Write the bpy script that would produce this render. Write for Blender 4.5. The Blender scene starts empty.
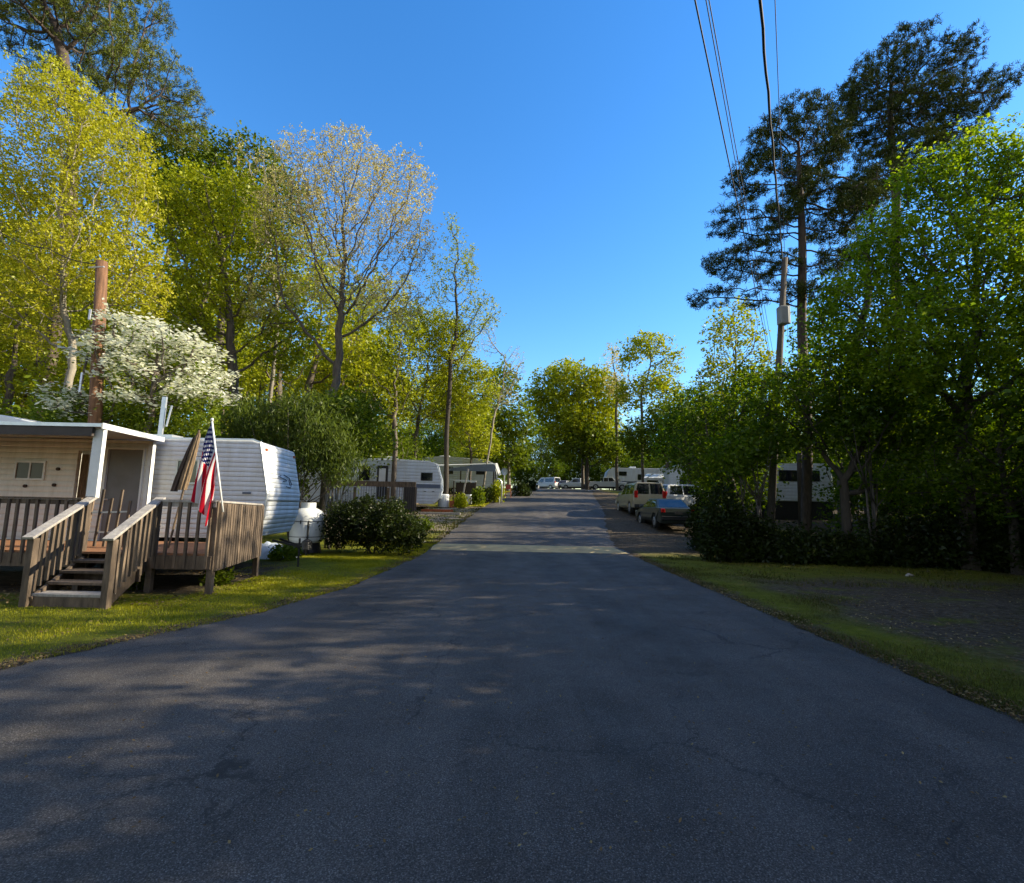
import bpy, bmesh, math, random
import numpy as np
from mathutils import Vector, Matrix

R = math.radians
scene = bpy.context.scene
C = scene.collection
random.seed(7)

# ---------------------------------------------------------------- camera
CAM = Vector((0, 0, 1.6))
F = 500.0
PITCH = math.atan(63.5 / F)
ROLL = 0.020
cam_data = bpy.data.cameras.new('camera')
cam_data.lens = 36.0 * F / 1024.0
cam_data.clip_end = 3000
cam = bpy.data.objects.new('camera', cam_data)
MC = Matrix.Rotation(R(90) + PITCH, 3, 'X') @ Matrix.Rotation(ROLL, 3, 'Z')
cam.matrix_world = Matrix.Translation(CAM) @ MC.to_4x4()
C.objects.link(cam)
scene.camera = cam

# ---------------------------------------------------------------- light
SUN_EL = 27.0
SUN_AZ = 5.0            # degrees from +x towards +y
world = bpy.data.worlds.new("World")
scene.world = world
world.use_nodes = True
nt = world.node_tree
for n in list(nt.nodes): nt.nodes.remove(n)
sky = nt.nodes.new('ShaderNodeTexSky')
sky.sky_type = 'NISHITA'
sky.sun_disc = False
sky.sun_elevation = R(SUN_EL)
sky.sun_rotation = R(90 - SUN_AZ)
sky.air_density = 1.25
sky.dust_density = 0.15
sky.ozone_density = 2.2
hs = nt.nodes.new('ShaderNodeHueSaturation')
hs.inputs['Saturation'].default_value = 1.33
bg = nt.nodes.new('ShaderNodeBackground')
bg.inputs['Strength'].default_value = 0.125
wo = nt.nodes.new('ShaderNodeOutputWorld')
nt.links.new(sky.outputs[0], hs.inputs['Color'])
tint = nt.nodes.new('ShaderNodeMix'); tint.data_type = 'RGBA'; tint.blend_type = 'MULTIPLY'; tint.inputs[0].default_value = 1
tint.inputs[7].default_value = (.84, .98, 1.16, 1)
nt.links.new(hs.outputs[0], tint.inputs[6]); 
# unseen bright cloud added to the southern sky as neutral fill from behind
def wn(typ, **kw):
    n = nt.nodes.new(typ)
    for k, v in kw.items():
        if k in n.inputs.keys(): n.inputs[k].default_value = v
        else: setattr(n, k, v)
    return n
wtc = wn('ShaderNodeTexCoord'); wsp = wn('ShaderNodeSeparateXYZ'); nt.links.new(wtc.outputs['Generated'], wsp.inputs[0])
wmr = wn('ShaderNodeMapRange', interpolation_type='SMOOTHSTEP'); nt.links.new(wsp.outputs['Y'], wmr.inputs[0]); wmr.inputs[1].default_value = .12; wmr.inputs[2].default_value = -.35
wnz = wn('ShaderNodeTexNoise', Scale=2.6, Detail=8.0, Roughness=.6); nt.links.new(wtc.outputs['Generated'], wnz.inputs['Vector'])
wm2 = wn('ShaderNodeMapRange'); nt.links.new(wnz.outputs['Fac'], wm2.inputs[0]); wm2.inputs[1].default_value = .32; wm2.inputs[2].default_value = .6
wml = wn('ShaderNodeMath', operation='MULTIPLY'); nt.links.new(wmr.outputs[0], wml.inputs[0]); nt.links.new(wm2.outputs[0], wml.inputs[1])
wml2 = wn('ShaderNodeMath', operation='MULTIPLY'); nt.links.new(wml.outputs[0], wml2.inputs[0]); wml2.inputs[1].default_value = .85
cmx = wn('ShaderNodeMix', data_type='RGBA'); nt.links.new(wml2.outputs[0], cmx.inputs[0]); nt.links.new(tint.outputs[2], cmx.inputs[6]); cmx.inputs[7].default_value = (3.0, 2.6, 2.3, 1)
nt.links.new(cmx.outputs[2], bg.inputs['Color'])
nt.links.new(bg.outputs[0], wo.inputs['Surface'])

sd = bpy.data.lights.new('sun', 'SUN')
sd.energy = 5.0
sd.angle = R(0.5)
sd.color = (1.0, 0.88, 0.66)
sun = bpy.data.objects.new('sun', sd)
sv = Vector((math.cos(R(SUN_EL)) * math.cos(R(SUN_AZ)), math.cos(R(SUN_EL)) * math.sin(R(SUN_AZ)), math.sin(R(SUN_EL))))
sun.rotation_euler = sv.to_track_quat('Z', 'Y').to_euler()
sun.location = (60, -10, 40)
C.objects.link(sun)

scene.view_settings.view_transform = 'Standard'
scene.view_settings.look = 'None'
scene.view_settings.exposure = 1.08
scene.view_settings.gamma = 1.0
scene.view_settings.use_curve_mapping = False
scene.cycles.max_bounces = 6
scene.cycles.diffuse_bounces = 3
scene.cycles.glossy_bounces = 2
scene.cycles.transmission_bounces = 3
scene.cycles.use_denoising = True
scene.cycles.use_adaptive_sampling = True
scene.cycles.adaptive_threshold = 0.02
scene.cycles.caustics_reflective = False
scene.cycles.caustics_refractive = False

# ---------------------------------------------------------------- placing
def at(px, py, d):
    """the world point seen at pixel (px, py) at world depth y = d"""
    v = MC @ Vector(((px - 512) / F, -(py - 441.5) / F, -1))
    return CAM + v * (d / v.y)

PROF = [(-60, -0.6), (-10, 0), (17, 0), (20, .16), (23, .45), (27, .80), (33, 1.35), (40, 1.95), (50, 2.75), (62, 3.55),
        (75, 4.15), (95, 4.7), (140, 5.2), (400, 5.6)]
_py = np.array([p[0] for p in PROF]); _pz = np.array([p[1] for p in PROF])
def zp(y):
    return float(np.interp(y, _py, _pz))
def onground(px, d):
    p = at(px, 500, d)
    return Vector((p.x, d, zp(d)))

# ---------------------------------------------------------------- materials
def _new(name):
    m = bpy.data.materials.new(name); m.use_nodes = True
    t = m.node_tree
    for n in list(t.nodes): t.nodes.remove(n)
    o = t.nodes.new('ShaderNodeOutputMaterial')
    return m, t, o
def N(t, typ, **kw):
    n = t.nodes.new(typ)
    for k, v in kw.items():
        if k in n.inputs.keys(): n.inputs[k].default_value = v
        else: setattr(n, k, v)
    return n
def ramp(t, stops, fac):
    r = t.nodes.new('ShaderNodeValToRGB')
    el = r.color_ramp.elements
    while len(el) < len(stops): el.new(0.5)
    for e, (p, c) in zip(el, stops):
        e.position = p; e.color = (*c, 1) if len(c) == 3 else c
    t.links.new(fac, r.inputs[0])
    return r.outputs[0]
def g3(v): return (v, v, v)

def mat(name, col, rough=.6, var=.15, scale=6, bump=0.0, bscale=40, metal=0, spec=.5, stretch=(1, 1, 1), dirt=0.0, dirtcol=(.08, .06, .04), coat=0.0, objvar=0):
    m, t, o = _new(name)
    p = N(t, 'ShaderNodeBsdfPrincipled', Roughness=rough, Metallic=metal)
    p.inputs['Specular IOR Level'].default_value = spec
    p.inputs['Coat Weight'].default_value = coat
    tc = N(t, 'ShaderNodeTexCoord'); mp = N(t, 'ShaderNodeMapping'); mp.inputs['Scale'].default_value = stretch
    t.links.new(tc.outputs['Object'], mp.inputs[0])
    nz = N(t, 'ShaderNodeTexNoise', Scale=scale, Detail=6.0, Roughness=.6)
    t.links.new(mp.outputs[0], nz.inputs['Vector'])
    lo = tuple(max(0, c * (1 - var)) for c in col); hi = tuple(min(1, c * (1 + var)) for c in col)
    cc = ramp(t, [(.3, lo), (.7, hi)], nz.outputs['Fac'])
    if dirt > 0:
        n2 = N(t, 'ShaderNodeTexNoise', Scale=scale * .4, Detail=8.0, Roughness=.7)
        t.links.new(mp.outputs[0], n2.inputs['Vector'])
        f = ramp(t, [(.5, g3(0)), (.75, g3(dirt))], n2.outputs['Fac'])
        mx = N(t, 'ShaderNodeMix', data_type='RGBA')
        t.links.new(f, mx.inputs[0]); t.links.new(cc, mx.inputs[6]); mx.inputs[7].default_value = (*dirtcol, 1)
        cc = mx.outputs[2]
    if objvar:
        oi = N(t, 'ShaderNodeObjectInfo'); rr = ramp(t, [(0, g3(1 - objvar)), (1, g3(1 + objvar))], oi.outputs['Random'])
        m9 = N(t, 'ShaderNodeMix', data_type='RGBA', blend_type='MULTIPLY'); m9.inputs[0].default_value = 1
        t.links.new(cc, m9.inputs[6]); t.links.new(rr, m9.inputs[7]); cc = m9.outputs[2]
    t.links.new(cc, p.inputs['Base Color'])
    if bump:
        nb = N(t, 'ShaderNodeTexNoise', Scale=bscale, Detail=5.0)
        t.links.new(mp.outputs[0], nb.inputs['Vector'])
        b = N(t, 'ShaderNodeBump', Strength=bump, Distance=.02)
        t.links.new(nb.outputs['Fac'], b.inputs['Height']); t.links.new(b.outputs[0], p.inputs['Normal'])
    t.links.new(p.outputs[0], o.inputs['Surface'])
    return m

def siding(name, col, pitch=.1, strength=.6, rough=.45, dirt=.25):
    """corrugated / lapped siding: ribs along z"""
    m, t, o = _new(name)
    p = N(t, 'ShaderNodeBsdfPrincipled', Roughness=rough)
    tc = N(t, 'ShaderNodeTexCoord'); sp = N(t, 'ShaderNodeSeparateXYZ')
    t.links.new(tc.outputs['Object'], sp.inputs[0])
    mu = N(t, 'ShaderNodeMath', operation='MULTIPLY'); mu.inputs[1].default_value = 1 / pitch
    t.links.new(sp.outputs['Z'], mu.inputs[0])
    fr = N(t, 'ShaderNodeMath', operation='FRACT'); t.links.new(mu.outputs[0], fr.inputs[0])
    prof = ramp(t, [(0, g3(0)), (.12, g3(.9)), (.5, g3(1)), (.88, g3(.55)), (1, g3(0))], fr.outputs[0])
    b = N(t, 'ShaderNodeBump', Strength=strength, Distance=.04)
    t.links.new(prof, b.inputs['Height']); t.links.new(b.outputs[0], p.inputs['Normal'])
    mp = N(t, 'ShaderNodeMapping'); mp.inputs['Scale'].default_value = (2.5, 2.5, .5)
    t.links.new(tc.outputs['Object'], mp.inputs[0])
    nz = N(t, 'ShaderNodeTexNoise', Scale=1.2, Detail=8.0, Roughness=.7)
    t.links.new(mp.outputs[0], nz.inputs['Vector'])
    dk = tuple(c * (1 - dirt) * f for c, f in zip(col, (1, .97, .9)))
    c1 = ramp(t, [(.35, dk), (.62, col)], nz.outputs['Fac'])
    t.links.new(c1, p.inputs['Base Color'])
    t.links.new(p.outputs[0], o.inputs['Surface'])
    return m

def leafmat(name, cols, trans=.45, tcol=(1.15, 1.1, .6), gloss=.018, nscale=.6):
    m, t, o = _new(name)
    at_ = N(t, 'ShaderNodeAttribute', attribute_name='rnd')
    tc = N(t, 'ShaderNodeTexCoord')
    nz = N(t, 'ShaderNodeTexNoise', Scale=nscale, Detail=2.0); t.links.new(tc.outputs['Object'], nz.inputs['Vector'])
    ad = N(t, 'ShaderNodeMath', operation='MULTIPLY_ADD'); ad.inputs[1].default_value = .55
    t.links.new(at_.outputs['Fac'], ad.inputs[0])
    s = N(t, 'ShaderNodeMath', operation='MULTIPLY_ADD'); s.inputs[1].default_value = 1.1; s.inputs[2].default_value = -.3
    t.links.new(nz.outputs['Fac'], s.inputs[0]); t.links.new(s.outputs[0], ad.inputs[2])
    k = len(cols)
    c = ramp(t, [(i / (k - 1) * .8 + .1, cc) for i, cc in enumerate(cols)], ad.outputs[0])
    d = N(t, 'ShaderNodeBsdfDiffuse'); t.links.new(c, d.inputs['Color'])
    tr = N(t, 'ShaderNodeBsdfTranslucent')
    mm = N(t, 'ShaderNodeMix', data_type='RGBA', blend_type='MULTIPLY'); mm.inputs[0].default_value = 1
    t.links.new(c, mm.inputs[6]); mm.inputs[7].default_value = (*tcol, 1)
    t.links.new(mm.outputs[2], tr.inputs['Color'])
    mx = N(t, 'ShaderNodeMixShader'); mx.inputs[0].default_value = trans
    t.links.new(d.outputs[0], mx.inputs[1]); t.links.new(tr.outputs[0], mx.inputs[2])
    gl = N(t, 'ShaderNodeBsdfGlossy', Roughness=.45)
    m2 = N(t, 'ShaderNodeMixShader'); m2.inputs[0].default_value = gloss
    t.links.new(mx.outputs[0], m2.inputs[1]); t.links.new(gl.outputs[0], m2.inputs[2])
    t.links.new(m2.outputs[0], o.inputs['Surface'])
    return m

def glass(name, col=(.012, .014, .017), rough=.05):
    m, t, o = _new(name)
    p = N(t, 'ShaderNodeBsdfPrincipled', Roughness=rough)
    p.inputs['Specular IOR Level'].default_value = .9
    tc = N(t, 'ShaderNodeTexCoord')
    nz = N(t, 'ShaderNodeTexNoise', Scale=2.0, Detail=3.0); t.links.new(tc.outputs['Object'], nz.inputs['Vector'])
    c = ramp(t, [(.35, tuple(x * .6 for x in col)), (.7, tuple(x * 1.8 for x in col))], nz.outputs['Fac'])
    t.links.new(c, p.inputs['Base Color'])
    t.links.new(p.outputs[0], o.inputs['Surface'])
    return m

M = {}
M['white'] = mat('white_paint', (.72, .73, .72), .45, .08, 3, dirt=.35, dirtcol=(.3, .28, .24))
M['cream'] = siding('cream_siding', (.80, .79, .74), .12, .45, .6, .22)
M['rv1'] = siding('ribbed_aluminium', (.74, .76, .77), .105, .6, .38, .18)
M['rv2'] = siding('ribbed_white', (.62, .68, .74), .2, .5, .4, .12)
M['rv_smooth'] = mat('gelcoat', (.70, .73, .76), .35, .06, 1.5, dirt=.2, dirtcol=(.35, .34, .3))
M['bluegrey'] = mat('bluegrey_trim', (.16, .19, .24), .5, .1, 4)
M['stripe'] = mat('stripe', (.10, .13, .19), .5, .1, 4)
M['dark'] = mat('black_trim', (.015, .015, .016), .5, .2, 8)
M['darkroof'] = mat('fascia_brown', (.05, .04, .035), .7, .2, 8)
M['soffit'] = mat('soffit', (.30, .26, .2), .8, .15, 5)
M['alu'] = mat('aluminium', (.62, .64, .66), .35, .1, 10, metal=.7)
M['glass'] = glass('window_glass')
M['glass_blind'] = glass('window_blind', (.10, .10, .07), .25)
M['glass_sky'] = glass('car_glass', (.006, .008, .012), .03)
M['wood'] = mat('weathered_wood', (.125, .09, .06), .85, .5, 3, .5, 25, stretch=(5, 5, 1), dirt=.7, dirtcol=(.075, .055, .04), objvar=.35)
M['rail'] = mat('weathered_rail', (.34, .315, .28), .8, .3, 4, .4, 25, stretch=(5, 5, 1), dirt=.4, dirtcol=(.2, .17, .14))
M['deckfloor'] = mat('deck_boards', (.28, .13, .06), .75, .3, 3, .4, 20, stretch=(1, 6, 1), dirt=.4)
M['polewood'] = mat('pole_wood', (.17, .085, .042), .9, .55, 3, .7, 14, stretch=(6, 6, .5), dirt=.4, dirtcol=(.08, .05, .03))
M['polegrey'] = mat('pole_grey', (.085, .072, .06), .9, .35, 3, .6, 14, stretch=(6, 6, .5))
M['greybox'] = mat('grey_enamel', (.24, .25, .25), .5, .1, 4)
M['cable'] = mat('cable', (.012, .012, .013), .7, .2, 10)
M['rubber'] = mat('rubber', (.016, .016, .016), .85, .2, 12)
M['rim'] = mat('wheel_rim', (.42, .43, .45), .35, .1, 8, metal=.6)
M['red'] = mat('tail_lamp', (.42, .012, .01), .25, .1, 8)
M['orange'] = mat('orange_paint', (.40, .10, .03), .6, .2, 5)
M['clear'] = mat('lamp_clear', (.7, .7, .68), .2, .05, 5)
M['tan'] = mat('tan_paint', (.36, .32, .22), .25, .05, 2, coat=.6)
M['silver'] = mat('silver_paint', (.46, .47, .48), .28, .05, 2, coat=.6)
M['darkcar'] = mat('dark_green_paint', (.022, .028, .024), .32, .05, 2, coat=.2)
M['whitecar'] = mat('white_car_paint', (.62, .64, .66), .28, .04, 2, coat=.6)
M['tankwhite'] = mat('tank_white', (.70, .72, .70), .4, .05, 3, dirt=.3, dirtcol=(.35, .3, .24))
M['tarp'] = mat('tarp', (.55, .62, .72), .5, .15, 4, .6, 8)
M['canvas'] = mat('umbrella_canvas', (.20, .14, .085), .9, .5, 5, .5, 12, stretch=(6, 6, 1))
M['canvas_dark'] = mat('umbrella_canvas_dark', (.06, .04, .03), .9, .3, 5, .5, 12)
M['bark'] = mat('bark', (.11, .09, .07), .95, .4, 3, .9, 9, stretch=(4, 4, .8))
M['barkpale'] = mat('bark_pale', (.25, .22, .17), .9, .35, 2.5, .6, 9, stretch=(3, 3, 1))
M['barkpine'] = mat('bark_pine', (.075, .055, .045), .95, .45, 4, 1.0, 7, stretch=(3, 3, .9))
M['barkdark'] = mat('bark_dark', (.055, .045, .035), .95, .4, 3, .9, 9, stretch=(4, 4, .8))
M['yellowleaf'] = leafmat('leaf_yellow', [(.26, .275, .012), (.43, .43, .02), (.56, .53, .05)])
M['limeleaf'] = leafmat('leaf_lime', [(.15, .20, .006), (.29, .33, .010), (.44, .45, .02)])
M['greenleaf'] = leafmat('leaf_green', [(.055, .09, .004), (.11, .16, .007), (.19, .24, .012)])
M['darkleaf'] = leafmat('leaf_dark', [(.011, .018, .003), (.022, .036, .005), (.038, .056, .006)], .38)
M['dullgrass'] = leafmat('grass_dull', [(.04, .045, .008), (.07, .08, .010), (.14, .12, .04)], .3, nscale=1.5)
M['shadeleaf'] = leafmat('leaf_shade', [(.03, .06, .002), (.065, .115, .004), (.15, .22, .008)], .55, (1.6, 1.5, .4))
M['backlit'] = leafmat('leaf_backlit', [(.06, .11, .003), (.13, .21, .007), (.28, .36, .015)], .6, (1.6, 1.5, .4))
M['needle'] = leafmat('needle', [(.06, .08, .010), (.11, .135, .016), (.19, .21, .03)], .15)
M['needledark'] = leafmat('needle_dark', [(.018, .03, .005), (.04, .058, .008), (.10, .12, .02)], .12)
M['bud'] = leafmat('buds', [(.40, .34, .12), (.58, .50, .19), (.70, .62, .30)], .4, (1, 1, .8))
M['flower'] = leafmat('dogwood_flower', [(.70, .72, .50), (.82, .83, .70), (.88, .88, .80)], .45, (1, 1, .85), .03)
M['willow'] = leafmat('leaf_willow', [(.05, .075, .012), (.09, .13, .018), (.15, .20, .025)])
M['grass'] = leafmat('grass_blade', [(.15, .17, .004), (.30, .31, .008), (.44, .40, .025)], .35, nscale=1.2)
M['litter'] = leafmat('fallen_leaf', [(.06, .035, .015), (.14, .09, .035), (.30, .23, .10)], .1, (1, 1, 1))

# ---------------------------------------------------------------- mesh helpers
class MB:
    def __init__(s): s.v = []; s.f = []
    def box(s, x0, x1, y0, y1, z0, z1):
        b = len(s.v)
        s.v += [(x0, y0, z0), (x1, y0, z0), (x1, y1, z0), (x0, y1, z0), (x0, y0, z1), (x1, y0, z1), (x1, y1, z1), (x0, y1, z1)]
        s.f += [tuple(b + i for i in q) for q in ((0, 3, 2, 1), (4, 5, 6, 7), (0, 1, 5, 4), (1, 2, 6, 5), (2, 3, 7, 6), (3, 0, 4, 7))]
        return s
    def bar(s, a, b, w, h, up=(0, 0, 1)):
        """a rectangular bar from a to b, w across and h along 'up'"""
        a = Vector(a); b = Vector(b); d = (b - a).normalized(); u = Vector(up)
        if abs(d.dot(u)) > .98: u = Vector((0, 1, 0))
        r = d.cross(u).normalized(); u = r.cross(d)
        k = len(s.v)
        for p in (a, b):
            for i, j in ((-1, -1), (1, -1), (1, 1), (-1, 1)):
                s.v.append(tuple(p + r * (i * w / 2) + u * (j * h / 2)))
        s.f += [tuple(k + i for i in q) for q in ((0, 3, 2, 1), (4, 5, 6, 7), (0, 1, 5, 4), (1, 2, 6, 5), (2, 3, 7, 6), (3, 0, 4, 7))]
        return s
    def tube(s, pts, rad, n=8, cap=True):
        pts = [Vector(p) for p in pts]
        if not hasattr(rad, '__len__'): rad = [rad] * len(pts)
        k = len(s.v)
        ref = Vector((.31, .2, .93))
        for i, p in enumerate(pts):
            d = (pts[min(i + 1, len(pts) - 1)] - pts[max(i - 1, 0)]).normalized()
            if abs(d.dot(ref)) > .97: ref = Vector((1, .1, .05))
            r = d.cross(ref).normalized(); u = r.cross(d)
            for j in range(n):
                a = 2 * math.pi * j / n
                s.v.append(tuple(p + (r * math.cos(a) + u * math.sin(a)) * rad[i]))
        for i in range(len(pts) - 1):
            for j in range(n):
                j2 = (j + 1) % n
                s.f.append((k + i * n + j, k + i * n + j2, k + (i + 1) * n + j2, k + (i + 1) * n + j))
        if cap:
            s.f.append(tuple(k + j for j in range(n))[::-1]); e = k + (len(pts) - 1) * n
            s.f.append(tuple(e + j for j in range(n)))
        return s
    def prism(s, poly, y0, y1, inset=None):
        """polygon in (x, z) extruded in y; inset(z) narrows both sides"""
        k = len(s.v); n = len(poly); fi = inset or (lambda z: 0)
        for x, z in poly: s.v.append((x, y0 + fi(z), z))
        for x, z in poly: s.v.append((x, y1 - fi(z), z))
        s.f.append(tuple(k + i for i in range(n))); s.f.append(tuple(k + n + i for i in range(n))[::-1])
        for i in range(n):
            j = (i + 1) % n
            s.f.append((k + i, k + n + i, k + n + j, k + j))
        return s
    def build(s, name, m, parent=None, bevel=0, smooth=False, seg=2, fix=True):
        me = bpy.data.meshes.new(name)
        me.from_pydata([tuple(v) for v in s.v], [], s.f); me.update()
        if fix:
            bm = bmesh.new(); bm.from_mesh(me)
            bmesh.ops.recalc_face_normals(bm, faces=bm.faces); bm.to_mesh(me); bm.free()
        o = bpy.data.objects.new(name, me); C.objects.link(o)
        if m: me.materials.append(m)
        if parent: o.parent = parent
        if smooth:
            for p in me.polygons: p.use_smooth = True
        if bevel:
            b = o.modifiers.new('bevel', 'BEVEL'); b.width = bevel; b.segments = seg; b.limit_method = 'ANGLE'; b.angle_limit = R(35)
        return o

def tag(o, label=None, cat=None, group=None, kind=None):
    if label: o['label'] = label
    if cat: o['category'] = cat
    if group: o['group'] = group
    if kind: o['kind'] = kind
    return o
def empty(name, loc=(0, 0, 0), rz=0, label=None, cat=None, group=None):
    o = bpy.data.objects.new(name, None); C.objects.link(o)
    o.location = loc; o.rotation_euler = (0, 0, rz); o.empty_display_size = .3
    return tag(o, label, cat, group)
def children(o): return [c for c in bpy.data.objects if c.parent is o]
def copy_tree(o, parent=None):
    c = o.copy(); C.objects.link(c); c.parent = parent
    for ch in children(o): copy_tree(ch, c)
    return c

def mesh_np(name, V, Q, m, parent=None, smooth=False, rnd=None):
    """V (n,3), Q (k,4) quads"""
    me = bpy.data.meshes.new(name)
    V = np.ascontiguousarray(V, dtype=np.float32); Q = np.ascontiguousarray(Q, dtype=np.int32)
    nf, w = Q.shape
    me.vertices.add(len(V)); me.vertices.foreach_set('co', V.ravel())
    me.loops.add(nf * w); me.loops.foreach_set('vertex_index', Q.ravel())
    me.polygons.add(nf)
    me.polygons.foreach_set('loop_start', np.arange(0, nf * w, w, dtype=np.int32))
    try: me.polygons.foreach_set('loop_total', np.full(nf, w, dtype=np.int32))
    except Exception: pass
    if smooth: me.polygons.foreach_set('use_smooth', np.ones(nf, dtype=bool))
    me.update(calc_edges=True)
    if rnd is not None:
        a = me.attributes.new('rnd', 'FLOAT', 'FACE'); a.data.foreach_set('value', np.ascontiguousarray(rnd, dtype=np.float32))
    me.materials.append(m)
    o = bpy.data.objects.new(name, me); C.objects.link(o)
    if parent: o.parent = parent
    return o

# ---------------------------------------------------------------- trees
def unit(a): return a / np.maximum(np.linalg.norm(a, axis=-1, keepdims=True), 1e-9)

def colonize(attr, path, D, kill, rng, tropism=0.05, maxit=160, jitter=.15, maxn=7000):
    P = np.zeros((maxn, 3)); par = np.full(maxn, -1); n = 0
    for i, p in enumerate(path):
        P[n] = p; par[n] = n - 1; n += 1
    kids = np.zeros(maxn, int)
    A = attr.copy(); nd = np.full(len(A), 1e9); ni = np.zeros(len(A), int)
    # only the top part of the trunk can branch
    s0 = max(0, int(len(path) * .45))
    def upd(lo, hi):
        nonlocal nd, ni
        d = np.linalg.norm(A[:, None, :] - P[None, lo:hi, :], axis=2)
        j = d.argmin(1); m = d[np.arange(len(A)), j]
        b = m < nd; nd[b] = m[b]; ni[b] = j[b] + lo
    upd(s0, n)
    for it in range(maxit):
        keep = nd > kill
        A, nd, ni = A[keep], nd[keep], ni[keep]
        if len(A) == 0 or n > maxn - 600: break
        dirs = unit(A - P[ni])
        acc = np.zeros((n, 3)); np.add.at(acc, ni, dirs)
        act = np.unique(ni)
        g = unit(acc[act]); g = unit(g + rng.normal(0, jitter, g.shape) + np.array([0, 0, tropism]))
        ok = kids[act] < 4
        act, g = act[ok], g[ok]
        if len(act) == 0: break
        new = P[act] + g * D
        k = len(new)
        if n + k >= maxn: break
        P[n:n + k] = new; par[n:n + k] = act; kids[act] += 1
        upd(n, n + k); n += k
    return P[:n], par[:n]

def radii(par, base_r, tip, npath):
    n = len(par); cnt = np.zeros(n)
    has = np.zeros(n, bool); has[par[par >= 0]] = True
    cnt[~has] = 1
    for i in range(n - 1, 0, -1): cnt[par[i]] += cnt[i]
    tot = max(cnt[0], 2)
    e = math.log(base_r / tip) / math.log(tot)
    r = tip * cnt ** e
    r[:npath] *= np.linspace(1.0, .86, npath)
    r[0] *= 1.25
    return r, cnt

def tubes(P, par, r, k=6):
    n = len(P)
    d = np.zeros((n, 3)); d[1:] = unit(P[1:] - P[par[1:]]); d[0] = (0, 0, 1)
    # main child
    main = np.full(n, -1); best = np.zeros(n)
    for i in range(1, n):
        if r[i] > best[par[i]]: best[par[i]] = r[i]; main[par[i]] = i
    dd = d.copy(); h = main >= 0; dd[h] = unit(d[h] + d[main[h]])
    def rings(pos, dr, rad):
        ref = np.tile(np.array([.35, .93, .11]), (len(pos), 1))
        a = unit(np.cross(dr, ref)); b = np.cross(a, dr)
        t = np.arange(k) * 2 * math.pi / k
        return pos[:, None, :] + (a[:, None, :] * np.cos(t)[None, :, None] + b[:, None, :] * np.sin(t)[None, :, None]) * rad[:, None, None]
    V1 = rings(P, dd, r)
    side = np.array([i for i in range(1, n) if main[par[i]] != i], int)
    V = V1.reshape(-1, 3)
    start = par * k
    if len(side):
        V2 = rings(P[par[side]], d[side], np.minimum(r[side] * 1.2, r[par[side]]))
        start = start.copy(); start[side] = n * k + np.arange(len(side)) * k
        V = np.vstack([V, V2.reshape(-1, 3)])
    i = np.arange(1, n); j = np.arange(k); j2 = (j + 1) % k
    s = start[1:, None]; e = (i * k)[:, None]
    Q = np.stack([s + j, s + j2, e + j2, e + j], axis=2).reshape(-1, 4)
    return V, Q

def leafquads(c, size, rng, aspect=.62, flat=0.35, sizevar=.5, axis=None):
    n = len(c)
    a = rng.normal(0, 1, (n, 3)); a[:, 2] *= (1 - flat)
    if axis is not None: a = a * .5 + axis
    a = unit(a)
    b = unit(np.cross(a, rng.normal(0, 1, (n, 3)) * np.array([flat * 1.0 + .3, flat + .3, 1])[None, :] ** 1))
    b = unit(np.cross(a, unit(rng.normal(0, .55, (n, 3)) + np.array([0, 0, flat * 1.6]))))
    L = size * (1 + rng.uniform(-sizevar, sizevar, n))[:, None] * .5; W = L * aspect
    V = np.stack([c - a * L, c + b * W - a * L * .15, c + a * L, c - b * W - a * L * .15], axis=1).reshape(-1, 3)
    Q = np.arange(n * 4).reshape(-1, 4)
    return V, Q

def needles(c, dirs, per, ln, wd, rng):
    """tufts of long needles round each point"""
    n = len(c)
    cc = np.repeat(c, per, 0) + rng.normal(0, .05, (n * per, 3))
    a = unit(np.repeat(dirs, per, 0) * .55 + rng.normal(0, .75, (n * per, 3)) + np.array([0, 0, .25]))
    b = unit(np.cross(a, rng.normal(0, 1, a.shape)))
    L = ln * rng.uniform(.7, 1.15, len(cc))[:, None]
    V = np.stack([cc - b * wd * .5, cc + b * wd * .5, cc + a * L + b * wd * .3, cc + a * L - b * wd * .3], axis=1).reshape(-1, 3)
    return V, np.arange(len(cc) * 4).reshape(-1, 4)

def inlobes(lobes, n, rng, shell=.35):
    """points in ellipsoids (c, r), more near their surface"""
    w = np.array([l[1][0] * l[1][1] * l[1][2] for l in lobes]); w = w ** .75; w /= w.sum()
    idx = rng.choice(len(lobes), n, p=w)
    c = np.array([l[0] for l in lobes])[idx]; r = np.array([l[1] for l in lobes])[idx]
    u = unit(rng.normal(0, 1, (n, 3)))
    q = rng.uniform(0, 1, n) ** (shell)
    return c + u * r * q[:, None]

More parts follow.
